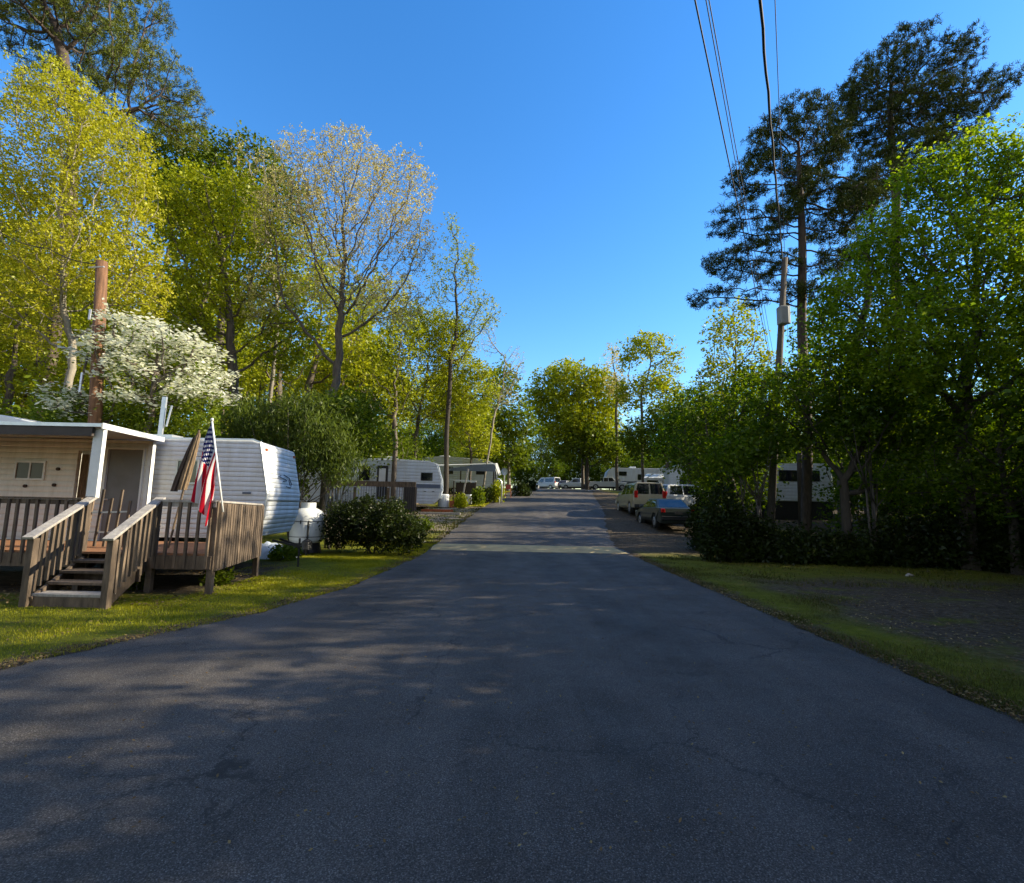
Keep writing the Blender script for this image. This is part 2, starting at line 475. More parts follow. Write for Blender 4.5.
def tree_arrays(base, lobes, rng, height_clear, base_r=.2, D=.38, kill=.75, natt=700, tip=.012, per=16, sigma=.28, leaf=.13,
                kind='leaf', k=6, lean=(0, 0), tropism=.05, leafcnt=3, aspect=.62, flat=.35, jitter=.15, axis=None, bare=0.0, shell=.35, maxn=9000, dens=3.6, leafm_light=False):
    base = np.array(base, float)
    if kind == 'needle': per = int(per * 5.5); natt = int(natt * 2.2); kill *= .72; sigma *= 1.15; leaf *= .56
    elif bare > 0 or leafm_light: natt = int(natt * 1.5); kill *= .8
    else: per = int(per * dens); natt = int(natt * 1.7); kill *= .8; sigma *= 1.05
    A = inlobes(lobes, natt, rng, shell)
    A = A[A[:, 2] > base[2] + height_clear * .6]
    cen = A.mean(0)
    npth = max(4, int(height_clear / D))
    t = np.linspace(0, 1, npth)[:, None]
    top = base + np.array([lean[0], lean[1], height_clear])
    path = base + (top - base) * t
    ph_ = rng.uniform(0, 6.28, 2); tt_ = t[1:-1, 0] * height_clear
    path[1:-1, 0] += .05 * np.sin(tt_ * .8 + ph_[0]) * np.minimum(1, tt_); path[1:-1, 1] += .05 * np.sin(tt_ * .7 + ph_[1]) * np.minimum(1, tt_)
    path[0, 2] -= .15
    P, par = colonize(A, path, D, kill, rng, tropism, jitter=jitter, maxn=maxn)
    r, cnt = radii(par, base_r, tip, npth)
    TV, TQ = tubes(P, par, r, k)
    sel = (cnt <= leafcnt) & (np.arange(len(P)) >= npth)
    S = P[sel]
    dirs = unit(P[sel] - P[par[sel]])
    if bare > 0:
        kp = rng.uniform(0, 1, len(S)) > bare; S = S[kp]; dirs = dirs[kp]
    if kind == 'needle':
        S3 = np.repeat(S, 6, 0); LV, LQ = needles(S3 + rng.normal(0, sigma, S3.shape) * np.array([1, 1, .55]), np.repeat(dirs, 6, 0), max(1, per // 6), leaf, leaf * .16, rng)
    else:
        nsub = max(1, per // 8); lv = 8 if per >= 8 else per
        cc = np.repeat(S, nsub, 0) + rng.normal(0, 1, (len(S) * nsub, 3)) * sigma * np.array([1, 1, .75])
        cc = cc[rng.uniform(0, 1, len(cc)) > .12]
        cc = np.repeat(cc, lv, 0) + rng.normal(0, 1, (len(cc) * lv, 3)) * max(leaf * .75, sigma * .3)
        LV, LQ = leafquads(cc, leaf, rng, aspect, flat, axis=axis)
    return TV, TQ, LV, LQ, S

def L(px, py, d, rw, rh, rd=None):
    """a lobe: centre pixel and depth, half-width/height in pixels"""
    c = at(px, py, d); s = d / F
    return ((c.x, c.y, c.z), (rw * s, rd if rd else rw * s, rh * s))

_seed = [100]
def tree(name, label, px, d, lobes, clear, leafm, barkm, group=None, cat='tree', basez=None, **kw):
    _seed[0] += 1
    rng = np.random.default_rng(kw.pop('seed', _seed[0]))
    g = onground(px, d) if not isinstance(px, Vector) else px
    tp = kw.pop('toppx', None)
    if tp:
        T_ = at(tp[0], tp[1], d); kw['lean'] = (T_.x - g.x, 0); clear = T_.z - g.z
    if basez is not None: g.z = basez
    if isinstance(d, (int, float)) and abs(g.x) > 30: pass
    TV, TQ, LV, LQ, S = tree_arrays((g.x, g.y, g.z), lobes, rng, clear, **kw)
    e = empty(name, g, 0, label, cat, group)
    off = np.array([g.x, g.y, g.z])
    mesh_np('trunk', TV - off, TQ, barkm, e, smooth=True)
    mesh_np('crown', LV - off, LQ, leafm, e, rnd=rng.uniform(0, 1, len(LQ)))
    return e, S

def shrub(name, label, g, lobes, leafm, nleaf, leaf=.09, group=None, cat='shrub', stems=6, stem_r=.02, barkm=None, aspect=.55, flat=.2, axis=None, shell=.28, clump=.12, nclump=220):
    _seed[0] += 1
    rng = np.random.default_rng(_seed[0])
    e = empty(name, g, 0, label, cat, group)
    off = np.array([g.x, g.y, g.z])
    Cn = inlobes(lobes, nclump, rng, shell)
    Cn = Cn[Cn[:, 2] > g.z + .03]
    cc = Cn[rng.integers(0, len(Cn), nleaf)] + rng.normal(0, clump, (nleaf, 3))
    cc = cc[cc[:, 2] > g.z + .02]
    V, Q = leafquads(cc, leaf, rng, aspect, flat, axis=axis)
    mesh_np('foliage', V - off, Q, leafm, e, rnd=rng.uniform(0, 1, len(Q)))
    mb = MB()
    tg = Cn[rng.choice(len(Cn), stems * 3)]
    for i in range(stems):
        b = np.array([g.x + rng.normal(0, .15), g.y + rng.normal(0, .15), g.z - .05])
        tgs = tg[i * 3:i * 3 + 3]; fk = b + (tgs.mean(0) - b) * rng.uniform(.4, .6) + rng.normal(0, .06, 3); q1 = (b + fk) / 2 + rng.normal(0, .05, 3)
        mb.tube([b - off, q1 - off, fk - off], [stem_r, stem_r * .85, stem_r * .65], 6)
        for j in range(3):
            t = tgs[j]; mid = (fk + t) / 2 + rng.normal(0, .1, 3)
            mb.tube([fk - off, mid - off, t - off], [stem_r * .5, stem_r * .35, stem_r * .15], 5)
    mb.build('stem', barkm or M['bark'], e, smooth=True, fix=False)
    return e

# ================================================================ GROUND AND ROAD
LE = [(-40, -7.5), (-5, -6.5), (3, -5.3), (4.6, -4.75), (5.3, -4.6), (6.06, -4.2), (7.27, -3.66), (9.6, -3.1), (14.9, -2.8), (18.6, -2.85), (31, -2.1),
      (50, -.5), (62, .4), (75, 1.3), (84, 3), (95, 9), (110, 22)]
RE = [(-40, 4.4), (0, 4.05), (13, 4.05), (17, 4.15), (19.5, 4.0), (25, 4.7), (31, 5.8), (50, 8.2), (62, 10), (70, 13), (80, 18), (95, 26), (110, 34)]
def xl(y): return float(np.interp(y, [p[0] for p in LE], [p[1] for p in LE]))
def xr(y): return float(np.interp(y, [p[0] for p in RE], [p[1] for p in RE]))

rng0 = np.random.default_rng(3)
ys = sorted(set([round(float(v), 3) for v in np.concatenate([np.arange(-40, 0, 2), np.arange(0, 24, .25), np.arange(24, 50, .5), np.arange(50, 110, 1),
      np.arange(110, 200, 10), np.arange(200, 801, 60)])] + [float(p[0]) for p in PROF]))
xs = np.concatenate([[-500, -250, -120, -80, -60, -45, -35, -28], np.arange(-24, 24.1, .4), [28, 35, 45, 60, 80, 120, 250, 500]])
X, Y = np.meshgrid(xs, np.array(ys))
Zp = np.interp(Y, _py, _pz)
XL = np.interp(Y, [p[0] for p in LE], [p[1] for p in LE]); XR = np.interp(Y, [p[0] for p in RE], [p[1] for p in RE])
dist = np.maximum(XL - X, X - XR)
inside = np.clip(-dist / .4, 0, 1)
bump = .03 * np.sin(X * 1.3 + Y * .7) * np.sin(Y * .9 - X * .4) + .015 * np.sin(X * 3.1) * np.cos(Y * 2.7)
Z = Zp + np.where(dist > 0, bump * np.clip(dist / 1.5, 0, 1) + .008, -.04)
Z += np.where(np.abs(X) > 24, .02 * (np.abs(X) - 24) ** 1.0 * .6, 0) * np.clip((60 - np.abs(X)) / 60, .3, 1) * .6
V = np.stack([X, Y, Z], 2).reshape(-1, 3)
nx = len(xs); i, j = np.meshgrid(np.arange(len(ys) - 1), np.arange(nx - 1), indexing='ij')
a = (i * nx + j).ravel()
Q = np.stack([a, a + 1, a + nx + 1, a + nx], 1)

def ground_mat():
    m, t, o = _new('ground')
    p = N(t, 'ShaderNodeBsdfPrincipled', Roughness=.95)
    p.inputs['Specular IOR Level'].default_value = .15
    g = N(t, 'ShaderNodeNewGeometry'); sp = N(t, 'ShaderNodeSeparateXYZ'); t.links.new(g.outputs['Position'], sp.inputs[0])
    def noise(s, d=6.0, r=.6):
        n = N(t, 'ShaderNodeTexNoise', Scale=s, Detail=d, Roughness=r); t.links.new(g.outputs['Position'], n.inputs['Vector']); return n.outputs['Fac']
    def math_(op, a, b=None, c=None):
        n = N(t, 'ShaderNodeMath', operation=op)
        for k, v in enumerate((a, b, c)):
            if v is None: continue
            if isinstance(v, (int, float)): n.inputs[k].default_value = v
            else: t.links.new(v, n.inputs[k])
        return n.outputs[0]
    def mix(f, a, b):
        n = N(t, 'ShaderNodeMix', data_type='RGBA')
        t.links.new(f, n.inputs[0]); t.links.new(a, n.inputs[6]); t.links.new(b, n.inputs[7]); return n.outputs[2]
    def step(v, lo, hi):
        n = N(t, 'ShaderNodeMapRange', interpolation_type='SMOOTHSTEP'); t.links.new(v, n.inputs[0]); n.inputs[1].default_value = lo; n.inputs[2].default_value = hi; return n.outputs[0]
    wob = math_('MULTIPLY_ADD', noise(.6), 3.0, -1.5)
    x = math_('ADD', sp.outputs['X'], wob); y = math_('ADD', sp.outputs['Y'], wob)
    soil = ramp(t, [(.3, (.035, .027, .02)), (.5, (.07, .055, .038)), (.7, (.12, .095, .065))], noise(5, 10, .7))
    grassy = ramp(t, [(.3, (.07, .08, .006)), (.55, (.14, .15, .010)), (.75, (.22, .17, .05))], noise(3, 10, .75))
    gravel = ramp(t, [(.38, (.035, .025, .016)), (.5, (.09, .068, .045)), (.64, (.20, .155, .105))], noise(9, 12, .85))
    pale = ramp(t, [(.3, (.16, .13, .10)), (.7, (.32, .27, .21))], noise(8, 8, .7))
    c = grassy
    # gravel clearing on the right
    gm = math_('MULTIPLY', step(x, 4.6, 6.0), math_('SUBTRACT', 1.0, step(y, 11.2, 13.2)))
    gm = math_('MULTIPLY', gm, step(noise(1.1, 5), .26, .5))
    c = mix(gm, c, gravel)
    # gravel beside the parked cars
    g2 = math_('MULTIPLY', step(y, 16.0, 18.5), step(sp.outputs['X'], 2.5, 3.2))
    g2 = math_('MULTIPLY', g2, math_('SUBTRACT', 1.0, step(x, 10.5, 12.5)))
    c = mix(g2, c, gravel)
    # wood floor
    sm = math_('MAXIMUM', step(x, 12.5, 14.5), math_('SUBTRACT', 1.0, step(x, -11.5, -9)))
    
    ud = math_('MULTIPLY', math_('SUBTRACT', 1.0, step(sp.outputs['X'], -5.5, -5.1)), math_('MULTIPLY', step(sp.outputs['Y'], 8.3, 8.8), math_('SUBTRACT', 1.0, step(sp.outputs['Y'], 12.5, 13.5))))
    c = mix(math_('MAXIMUM', sm, ud), c, soil)
    # far ground
    fm = step(y, 26, 34); far = mix(step(noise(.35, 4), .45, .6), soil, grassy); c = mix(math_('MULTIPLY', fm, math_('GREATER_THAN', 0.0, x)), c, far)
    # pale drive on the left between the lawns
    dm = math_('MULTIPLY', step(sp.outputs['Y'], 21.0, 23.0), math_('SUBTRACT', 1.0, step(sp.outputs['Y'], 32.5, 34)))
    dm = math_('MULTIPLY', dm, math_('GREATER_THAN', 0.0, sp.outputs['X'])); dm = math_('MULTIPLY', dm, step(noise(1.6, 6), .40, .52))
    c = mix(dm, c, pale)
    ea = N(t, 'ShaderNodeAttribute', attribute_name='edge'); ev = math_('ADD', ea.outputs['Fac'], math_('MULTIPLY_ADD', noise(3.0, 6, .7), -1.1, .45))
    c = mix(math_('SUBTRACT', 1.0, step(ev, .0, .35)), c, soil)
    c = mix(step(noise(1.7, 5, .7), .60, .72), c, soil)
    t.links.new(c, p.inputs['Base Color'])
    b = N(t, 'ShaderNodeBump', Strength=.9, Distance=.04); t.links.new(noise(18, 8, .75), b.inputs['Height']); t.links.new(b.outputs[0], p.inputs['Normal'])
    t.links.new(p.outputs[0], o.inputs['Surface'])
    return m
o = mesh_np('ground', V, Q, ground_mat(), smooth=True)
at_e = o.data.attributes.new('edge', 'FLOAT', 'POINT'); at_e.data.foreach_set('value', dist.ravel().astype(np.float32)); tag(o, kind='structure')

def road_mat():
    m, t, o = _new('asphalt')
    p = N(t, 'ShaderNodeBsdfPrincipled')
    p.inputs['Specular IOR Level'].default_value = .35
    g = N(t, 'ShaderNodeNewGeometry')
    def noise(s, d=6.0, r=.6, vec=None):
        n = N(t, 'ShaderNodeTexNoise', Scale=s, Detail=d, Roughness=r); t.links.new(vec or g.outputs['Position'], n.inputs['Vector']); return n
    base = ramp(t, [(.3, (.052, .045, .039)), (.7, (.090, .079, .069))], noise(.55, 8, .62).outputs['Fac'])
    fine = ramp(t, [(.36, g3(.25)), (.5, g3(.9)), (.6, g3(1.7)), (.7, g3(4.2))], noise(110, 3, .75).outputs['Fac'])
    mx = N(t, 'ShaderNodeMix', data_type='RGBA', blend_type='MULTIPLY'); mx.inputs[0].default_value = .9
    t.links.new(base, mx.inputs[6]); t.links.new(fine, mx.inputs[7])
    # tyre lanes and worn patches
    mpl = N(t, 'ShaderNodeMapping'); mpl.inputs['Scale'].default_value = (1.1, .10, 1); t.links.new(g.outputs['Position'], mpl.inputs[0])
    ln = ramp(t, [(.35, g3(.74)), (.65, g3(1.25))], noise(1.0, 4, .6, mpl.outputs[0]).outputs['Fac'])
    pt_ = ramp(t, [(.40, g3(.82)), (.46, g3(1.0)), (.62, g3(1.0)), (.66, g3(1.15))], noise(.9, 9, .75).outputs['Fac'])
    for q_ in (ln, pt_):
        mq = N(t, 'ShaderNodeMix', data_type='RGBA', blend_type='MULTIPLY'); mq.inputs[0].default_value = 1
        t.links.new(mx.outputs[2], mq.inputs[6]); t.links.new(q_, mq.inputs[7]); mx = mq
    # pale stones
    vo = N(t, 'ShaderNodeTexVoronoi', Scale=60.0); t.links.new(g.outputs['Position'], vo.inputs['Vector'])
    st = ramp(t, [(.10, g3(1)), (.26, g3(0))], vo.outputs['Distance'])
    mx2 = N(t, 'ShaderNodeMix', data_type='RGBA'); ml = N(t, 'ShaderNodeMath', operation='MULTIPLY'); ml.inputs[1].default_value = .9
    t.links.new(st, ml.inputs[0]); t.links.new(ml.outputs[0], mx2.inputs[0]); t.links.new(mx.outputs[2], mx2.inputs[6]); mx2.inputs[7].default_value = (.22, .21, .19, 1)
    # cracks
    dn = noise(1.3, 6, .7); va = N(t, 'ShaderNodeVectorMath', operation='MULTIPLY_ADD'); va.inputs[1].default_value = (1.1, 1.1, 0)
    t.links.new(dn.outputs['Color'], va.inputs[0]); t.links.new(g.outputs['Position'], va.inputs[2])
    vc = N(t, 'ShaderNodeTexVoronoi', feature='DISTANCE_TO_EDGE', Scale=.42); t.links.new(va.outputs[0], vc.inputs['Vector'])
    cr = ramp(t, [(.0, g3(1)), (.008, g3(0))], vc.outputs['Distance'])
    cm = ramp(t, [(.42, g3(0)), (.50, g3(1))], noise(.33, 2).outputs['Fac'])
    cc = N(t, 'ShaderNodeMath', operation='MULTIPLY'); t.links.new(cr, cc.inputs[0]); t.links.new(cm, cc.inputs[1])
    mx3 = N(t, 'ShaderNodeMix', data_type='RGBA'); t.links.new(cc.outputs[0], mx3.inputs[0]); t.links.new(mx2.outputs[2], mx3.inputs[6]); mx3.inputs[7].default_value = (.024, .022, .02, 1)
    t.links.new(mx3.outputs[2], p.inputs['Base Color'])
    rr = ramp(t, [(.3, g3(.62)), (.7, g3(.82))], noise(2.0, 6).outputs['Fac']); t.links.new(rr, p.inputs['Roughness'])
    b = N(t, 'ShaderNodeBump', Strength=.75, Distance=.012); t.links.new(noise(120, 4, .7).outputs['Fac'], b.inputs['Height']); t.links.new(b.outputs[0], p.inputs['Normal'])
    t.links.new(p.outputs[0], o.inputs['Surface'])
    return m
rys = [y for y in ys if -40 <= y <= 110]
ryf = sorted(set(rys + [round(float(v), 3) for v in np.arange(2, 24, .0625 * 2)]))
rv = []; nc = 14
for y in ryf:
    e1 = .06 * math.sin(y * 2.7) + .04 * math.sin(y * 9.3 + 1) + .03 * math.sin(y * 23) + random.uniform(-.03, .03)
    e2 = .05 * math.sin(y * 3.1 + 2) + .03 * math.sin(y * 9.3) + .03 * math.sin(y * 21) + random.uniform(-.03, .03)
    a, b = xl(y) + e1, xr(y) + e2
    for k in range(nc + 1):
        f = k / nc; rv.append((a + (b - a) * f, y, zp(y) + (.016 if 0 < k < nc else -.002)))
w = nc + 1; i, j = np.meshgrid(np.arange(len(ryf) - 1), np.arange(nc), indexing='ij'); a = (i * w + j).ravel()
o = mesh_np('road', np.array(rv), np.stack([a, a + 1, a + w + 1, a + w], 1), road_mat(), smooth=True); tag(o, kind='structure')

# speed hump
hm = MB(); cols = 16; rows = 12
for r_ in range(rows + 1):
    f = r_ / rows; y = 17.3 + 1.7 * f
    for c_ in range(cols + 1):
        q = c_ / cols
        a = xl(y) + .08 + (.12 * abs(f - .5)); b = 4.05 - .25 * f
        hm.v.append((a + (b - a) * q, y, zp(y) + .018 + .075 * math.sin(math.pi * f) * min(1, 6 * q, 6 * (1 - q))))
for r_ in range(rows):
    for c_ in range(cols):
        k = r_ * (cols + 1) + c_; hm.f.append((k, k + 1, k + cols + 2, k + cols + 1))
o = hm.build('speed_hump', mat('hump_paint', (.50, .38, .18), .85, .25, 2.5, .4, 60, dirt=.5, dirtcol=(.07, .07, .065)), smooth=True, fix=False)
tag(o, 'low faded yellow-grey speed hump across the asphalt road', 'speed hump')

# ================================================================ helpers for world-space things
def wb(mb, name, m, root, **kw):
    o = mb.build(name, m, root, **kw); o.location = -root.location if root.type == 'EMPTY' and not root.parent else (0, 0, 0); return o

# ================================================================ DECK
DX = -5.02
deck = empty('deck', (-7, 9, 0), 0, 'weathered raised wooden deck with picket railing and steps beside the lawn', 'deck')
fl = MB()
for k in range(16):
    y0 = 8.62 + k * .145
    fl.box(-14.5, DX - .04 - .36 * (y0 - 8.6) / 2.2, y0, y0 + .137, .645, .68)
wb(fl, 'floor', M['deckfloor'], deck)
fa = MB().box(-14.5, -7.3, 8.585, 8.618, .42, .642).box(-6.02, DX, 8.585, 8.618, .42, .642)
fa.bar((DX, 8.62, .555), (DX - .35, 10.85, .555), .035, .27)
for k in range(6): fa.box(-14.4 + k * 1.7, -14.36 + k * 1.7, 8.64, 10.8, .45, .64)
wb(fa, 'fascia', M['wood'], deck, bevel=.004)
for (x, y, t) in [(DX - .02, 8.66, 1.56), (DX - .33, 10.8, 1.50), (-6.06, 8.66, 1.56), (-7.26, 8.66, 1.58), (-8.9, 8.66, .64), (-10.6, 8.66, .64), (-12.3, 8.66, .64), (-7.3, 10.5, .64), (-9.5, 10.5, .64), (-6.1, 10.5, .64)]:
    wb(MB().box(x - .05, x + .05, y - .045, y + .045, -.12, t), 'post', M['wood'], deck, bevel=.005)
def rail(a, b, z0, z1, spacing, wd, zb0, zb1, nm='railing', m='rail', topw=.09, jit=.006, out=.03):
    """top rail a->b, balusters as sub-parts hung on its outer face"""
    a = Vector(a); b = Vector(b)
    mb = MB().bar((a.x, a.y, z0), (b.x, b.y, z1), topw, .035)
    d = Vector((b.x - a.x, b.y - a.y, 0)); n = max(2, int(d.length / spacing)); nrm = Vector((d.y, -d.x, 0)).normalized()
    if (abs(nrm.x) > abs(nrm.y) and nrm.x < 0) or (abs(nrm.y) > abs(nrm.x) and nrm.y > 0): nrm = -nrm
    mb.bar((a.x, a.y, z0 - .06), (b.x, b.y, z1 - .06), .035, .08)
    r_ = wb(mb, nm, M[m], deck, bevel=.004)
    for k in range(n):
        f = (k + .5) / n; p = a + (b - a) * f + nrm * out
        zt = z0 + (z1 - z0) * f - .03; zb = zb0 + (zb1 - zb0) * f
        j1 = random.uniform(-jit, jit) * 2; j2 = random.uniform(-jit, jit) * 2
        dd = d.normalized()
        wb(MB().bar((p.x + dd.x * j1, p.y + dd.y * j1, zb), (p.x + dd.x * j2, p.y + dd.y * j2, zt), wd, wd * .9, up=tuple(nrm)), 'baluster', M['wood'], r_)
    return r_
rail((-14.4, 8.62, 0), (-7.3, 8.62, 0), 1.56, 1.56, .165, .042, .47, .47, m='wood')
rail((-6.05, 8.62, 0), (DX, 8.62, 0), 1.56, 1.56, .165, .042, .44, .44)
rail((DX, 8.62, 0), (DX - .35, 10.85, 0), 1.56, 1.50, .112, .085, .40, .42, out=.045)
# stairs
st = wb(MB().box(-7.02, -5.98, 8.30, 8.34, .25, .45), 'stairs', M['wood'], deck)
for x in (-7.14, -6.12):
    wb(MB().bar((x, 8.6, .50), (x + .22, 7.5, .04), .045, .22), 'stringer', M['wood'], st)
for (y, z) in ((8.47, .55), (8.2, .42), (7.93, .29), (7.66, .165)):
    sh_ = .22 * (8.6 - y) / 1.1; wb(MB().box(-7.13 + sh_, -6.12 + sh_, y - .16, y + .13, z - .02, z + .02), 'tread', M['rail'] if z < .2 else M['wood'], st, bevel=.005)
wb(MB().box(-6.93, -5.88, 7.495, 7.53, -.02, .142), 'riser', M['wood'], st, bevel=.004)
for x in (-7.21, -6.05):
    xb = x + .23
    wb(MB().box(xb - .05, xb + .05, 7.42, 7.52, -.1, .98), 'newel_post', M['wood'], deck, bevel=.006)
    sg = -1 if x < -7 else 1
    mb = MB().bar((xb + .01, 7.36, .985), (x, 8.72, 1.60), .15, .038)
    sr = wb(mb, 'stair_rail', M['rail'], deck, bevel=.006)
    for k in range(8):
        f = (k + .8) / 8.6; y = 7.5 + f * 1.12; z = 1.03 + f * .52
        x_ = x + .23 * (1 - f) + sg * .02; wb(MB().bar((x_, y, z - .88), (x_ + random.uniform(-.012, .012), y + random.uniform(-.02, .02), z - .03), .045, .04, up=(0, 1, 0)), 'baluster', M['wood'], sr)
# little picket gate leaning behind the steps
gt = MB().bar((-7.95, 9.5, 1.30), (-7.05, 9.35, 1.34), .02, .03).bar((-7.95, 9.5, .95), (-7.05, 9.35, .95), .02, .03)
gate = empty('picket_gate', (-7.5, 9.4, .68), 0, 'small leaning picket gate on the deck behind the steps', 'gate')
wb(gt, 'crossbar', M['alu'], gate)
for k in range(5):
    x = -7.9 + k * .2; y = 9.48 - k * .033
    wb(MB().bar((x, y, .69), (x + .06, y, 1.62 + (.12 if k in (1, 3) else -.02 * k)), .04, .03, up=(0, 1, 0)), 'picket', M['wood'], gate)

# ================================================================ PORCH ROOM
home = empty('porch_room', (-10, 10.3, 0), 0, 'cream sided porch room with flat roof and grey door above the deck', 'porch')
WX = -7.72
wm = MB()
wm.box(-15.5, -9.3, 10.7, 10.8, .3, 2.82).box(-8.96, -8.69, 10.7, 10.8, .3, 2.82).box(-7.86, WX, 10.7, 10.8, .3, 2.82)
wm.box(-9.3, -8.96, 10.7, 10.8, 2.58, 2.82).box(-8.69, -7.86, 10.7, 10.8, 2.66, 2.82)
wb(wm, 'wall', M['cream'], home)
wb(MB().box(WX - .07, WX + .015, 10.675, 10.698, .66, 2.8).box(WX + .003, WX + .02, 10.675, 10.76, .66, 2.8), 'corner_trim', M['white'], home)
dr = wb(MB().box(-8.65, -7.90, 10.73, 10.77, .68, 2.62), 'door', mat('door_grey', (.17, .17, .17), .6, .12, 3, dirt=.3), home, bevel=.005)
wb(MB().box(-8.69, -8.652, 10.68, 10.77, .66, 2.66).box(-7.898, -7.86, 10.68, 10.77, .66, 2.66).box(-8.652, -7.898, 10.68, 10.77, 2.622, 2.66), 'door_frame', M['white'], dr)
wb(MB().tube([(-8.58, 10.72, 1.55), (-8.58, 10.66, 1.55), (-8.52, 10.66, 1.55)], .015, 6), 'door_handle', M['alu'], dr)
# dark doorway with a curtain
do = wb(MB().box(-9.27, -8.98, 10.84, 10.86, .68, 2.58), 'doorway', M['dark'], home)
cu = MB()
for k in range(15):
    f = k / 14; x = -9.27 + .17 * f; y = 10.76 + .03 * math.sin(f * 22)
    cu.v += [(x, y, .72), (x - .02 * f, y + .005, 2.5)]
for k in range(14): cu.f.append((2 * k, 2 * k + 2, 2 * k + 3, 2 * k + 1))
wb(cu, 'curtain', M['canvas'], do, smooth=True, fix=False)
# window
def wwin(x0, x1, z0, z1, y, root, fr=M['white'], gl=M['glass_blind'], mull=True, t=.04):
    f = MB().box(x0 - t, x1 + t, y - .03, y - .002, z1, z1 + t).box(x0 - t, x1 + t, y - .03, y - .002, z0 - t, z0).box(x0 - t, x0, y - .03, y - .002, z0, z1).box(x1, x1 + t, y - .03, y - .002, z0, z1)
    if mull: f.box((x0 + x1) / 2 - t * .4, (x0 + x1) / 2 + t * .4, y - .026, y - .002, z0, z1)
    w_ = wb(f, 'window', fr, root)
    wb(MB().box(x0, x1, y - .012, y - .004, z0, z1), 'pane', gl, w_)
    return w_
p0 = at(16, 478, 10.7); p1 = at(45, 463, 10.7)
wwin(p0.x, p1.x, p0.z, p1.z, 10.7, home, gl=mat('window_dim', (.06, .055, .035), .3, .4, 2))
for (px_, py_) in ((58, 469), (25, 486), (54, 485)):
    q = at(px_, py_, 10.68); wb(MB().tube([(q.x, 10.699, q.z), (q.x, 10.66, q.z)], .035, 10), 'wall_fitting', M['canvas_dark'], home)
# roof: thin slab sloping to the front
rf = MB(); X0, X1 = -15.6, -7.1
for (x0, x1, y0, y1, z0, z1) in ((X0, X1, 8.55, 10.85, 2.80, 2.84),):
    rf.v += [(x0, y0, z0), (x1, y0, z0), (x1 - .5, y1, z1), (x0, y1, z1), (x0, y0, z0 + .06), (x1, y0, z0 + .06), (x1 - .5, y1, z1 + .06), (x0, y1, z1 + .06)]
rf.f += [(0, 3, 2, 1), (4, 5, 6, 7), (0, 1, 5, 4), (1, 2, 6, 5), (2, 3, 7, 6), (3, 0, 4, 7)]
roof = wb(rf, 'roof', M['alu'], home)
wb(MB().box(X0, X1 - .16, 8.57, 8.62, 2.64, 2.797), 'fascia_board', M['darkroof'], roof)
wb(MB().bar((X1 + .012, 8.56, 2.82), (X1 - .49, 10.84, 2.86), .02, .10), 'edge_flashing', M['white'], roof)
# porch post with a scrolled outline in white metal
wb(MB().box(-7.31, -7.15, 8.66, 8.70, 1.60, 2.79).box(-7.155, -7.13, 8.655, 8.735, 1.58, 2.79), 'porch_post', M['white'], home, bevel=.004)
# small white boxed roof vault showing over the porch
dm = MB(); prof = [(-16, 3.0), (-16, 3.62), (-13.2, 3.62), (-12.2, 3.5), (-11.3, 3.3), (-10.9, 3.0)]
dm.prism(prof, 12.0, 14.2)
wb(dm, 'roof_vault', M['rv_smooth'], home, bevel=.03)

# ================================================================ TRAILERS
def lbox(*a): return MB().box(*a)
def trailer(name, label, loc, rz, prof, W, skin, cat='trailer', group=None, windows=(), doors=(), stripes=(), skirts=None, wheels=(), roofs=(), base=0.0, smooth=False, nosem=None):
    """profile in local (x, z); near side at y = 0; loc is the ground point below local x = 0"""
    e = empty(name, loc, rz, label, cat, group)
    MB().prism(prof, 0, W, inset=None).build('body', skin, e, bevel=.05, seg=3)
    tr = MB()
    n = len(prof)
    for i in range(n):
        a = prof[i]; b = prof[(i + 1) % n]
        tr.bar((a[0], -.006, a[1]), (b[0], -.006, b[1]), .014, .035)
    tr.build('edge_trim', M['alu'], e)
    for (x0, x1, z0, z1, fr, gl) in windows:
        t = .03
        f = lbox(x0 - t, x1 + t, -.03, .004, z1, z1 + t).box(x0 - t, x1 + t, -.03, .004, z0 - t, z0).box(x0 - t, x0, -.03, .004, z0, z1).box(x1, x1 + t, -.03, .004, z0, z1)
        w_ = f.build('window', fr, e)
        lbox(x0, x1, -.014, .003, z0, z1).build('pane', gl, w_)
    for (x0, x1, z0, z1, m_) in doors:
        d_ = lbox(x0, x1, -.022, .01, z0, z1).build('door', m_, e, bevel=.04)
        lbox(x0 + .1, x1 - .1, -.035, -.02, z0 + (z1 - z0) * .45, z1 - .15).build('pane', M['glass'], d_, bevel=.02)
        lbox(x1 - .09, x1 - .05, -.06, -.02, z0 + .8, z0 + .95).build('handle', M['dark'], d_)
    for (x0, x1, z0, z1, m_) in stripes:
        lbox(x0, x1, -.008, .01, z0, z1).build('stripe', m_, e)
    if skirts: lbox(skirts[0], skirts[1], .06, W - .06, -.1, skirts[2]).build('skirting', M['dark'], e)
    for wx in wheels:
        for y in (.18, W - .18):
            w_ = MB().tube([(wx, y - .11, .34), (wx, y + .11, .34)], .34, 20).build('wheel', M['rubber'], e, bevel=.02)
            MB().tube([(wx, y - .125, .34), (wx, y - .10, .34)], .19, 16).build('rim', M['rim'], w_)
    for (x0, x1, y0, y1, z0, z1) in roofs:
        lbox(x0, x1, y0, y1, z0, z1).build('roof_unit', M['rv_smooth'], e, bevel=.05)
    return e

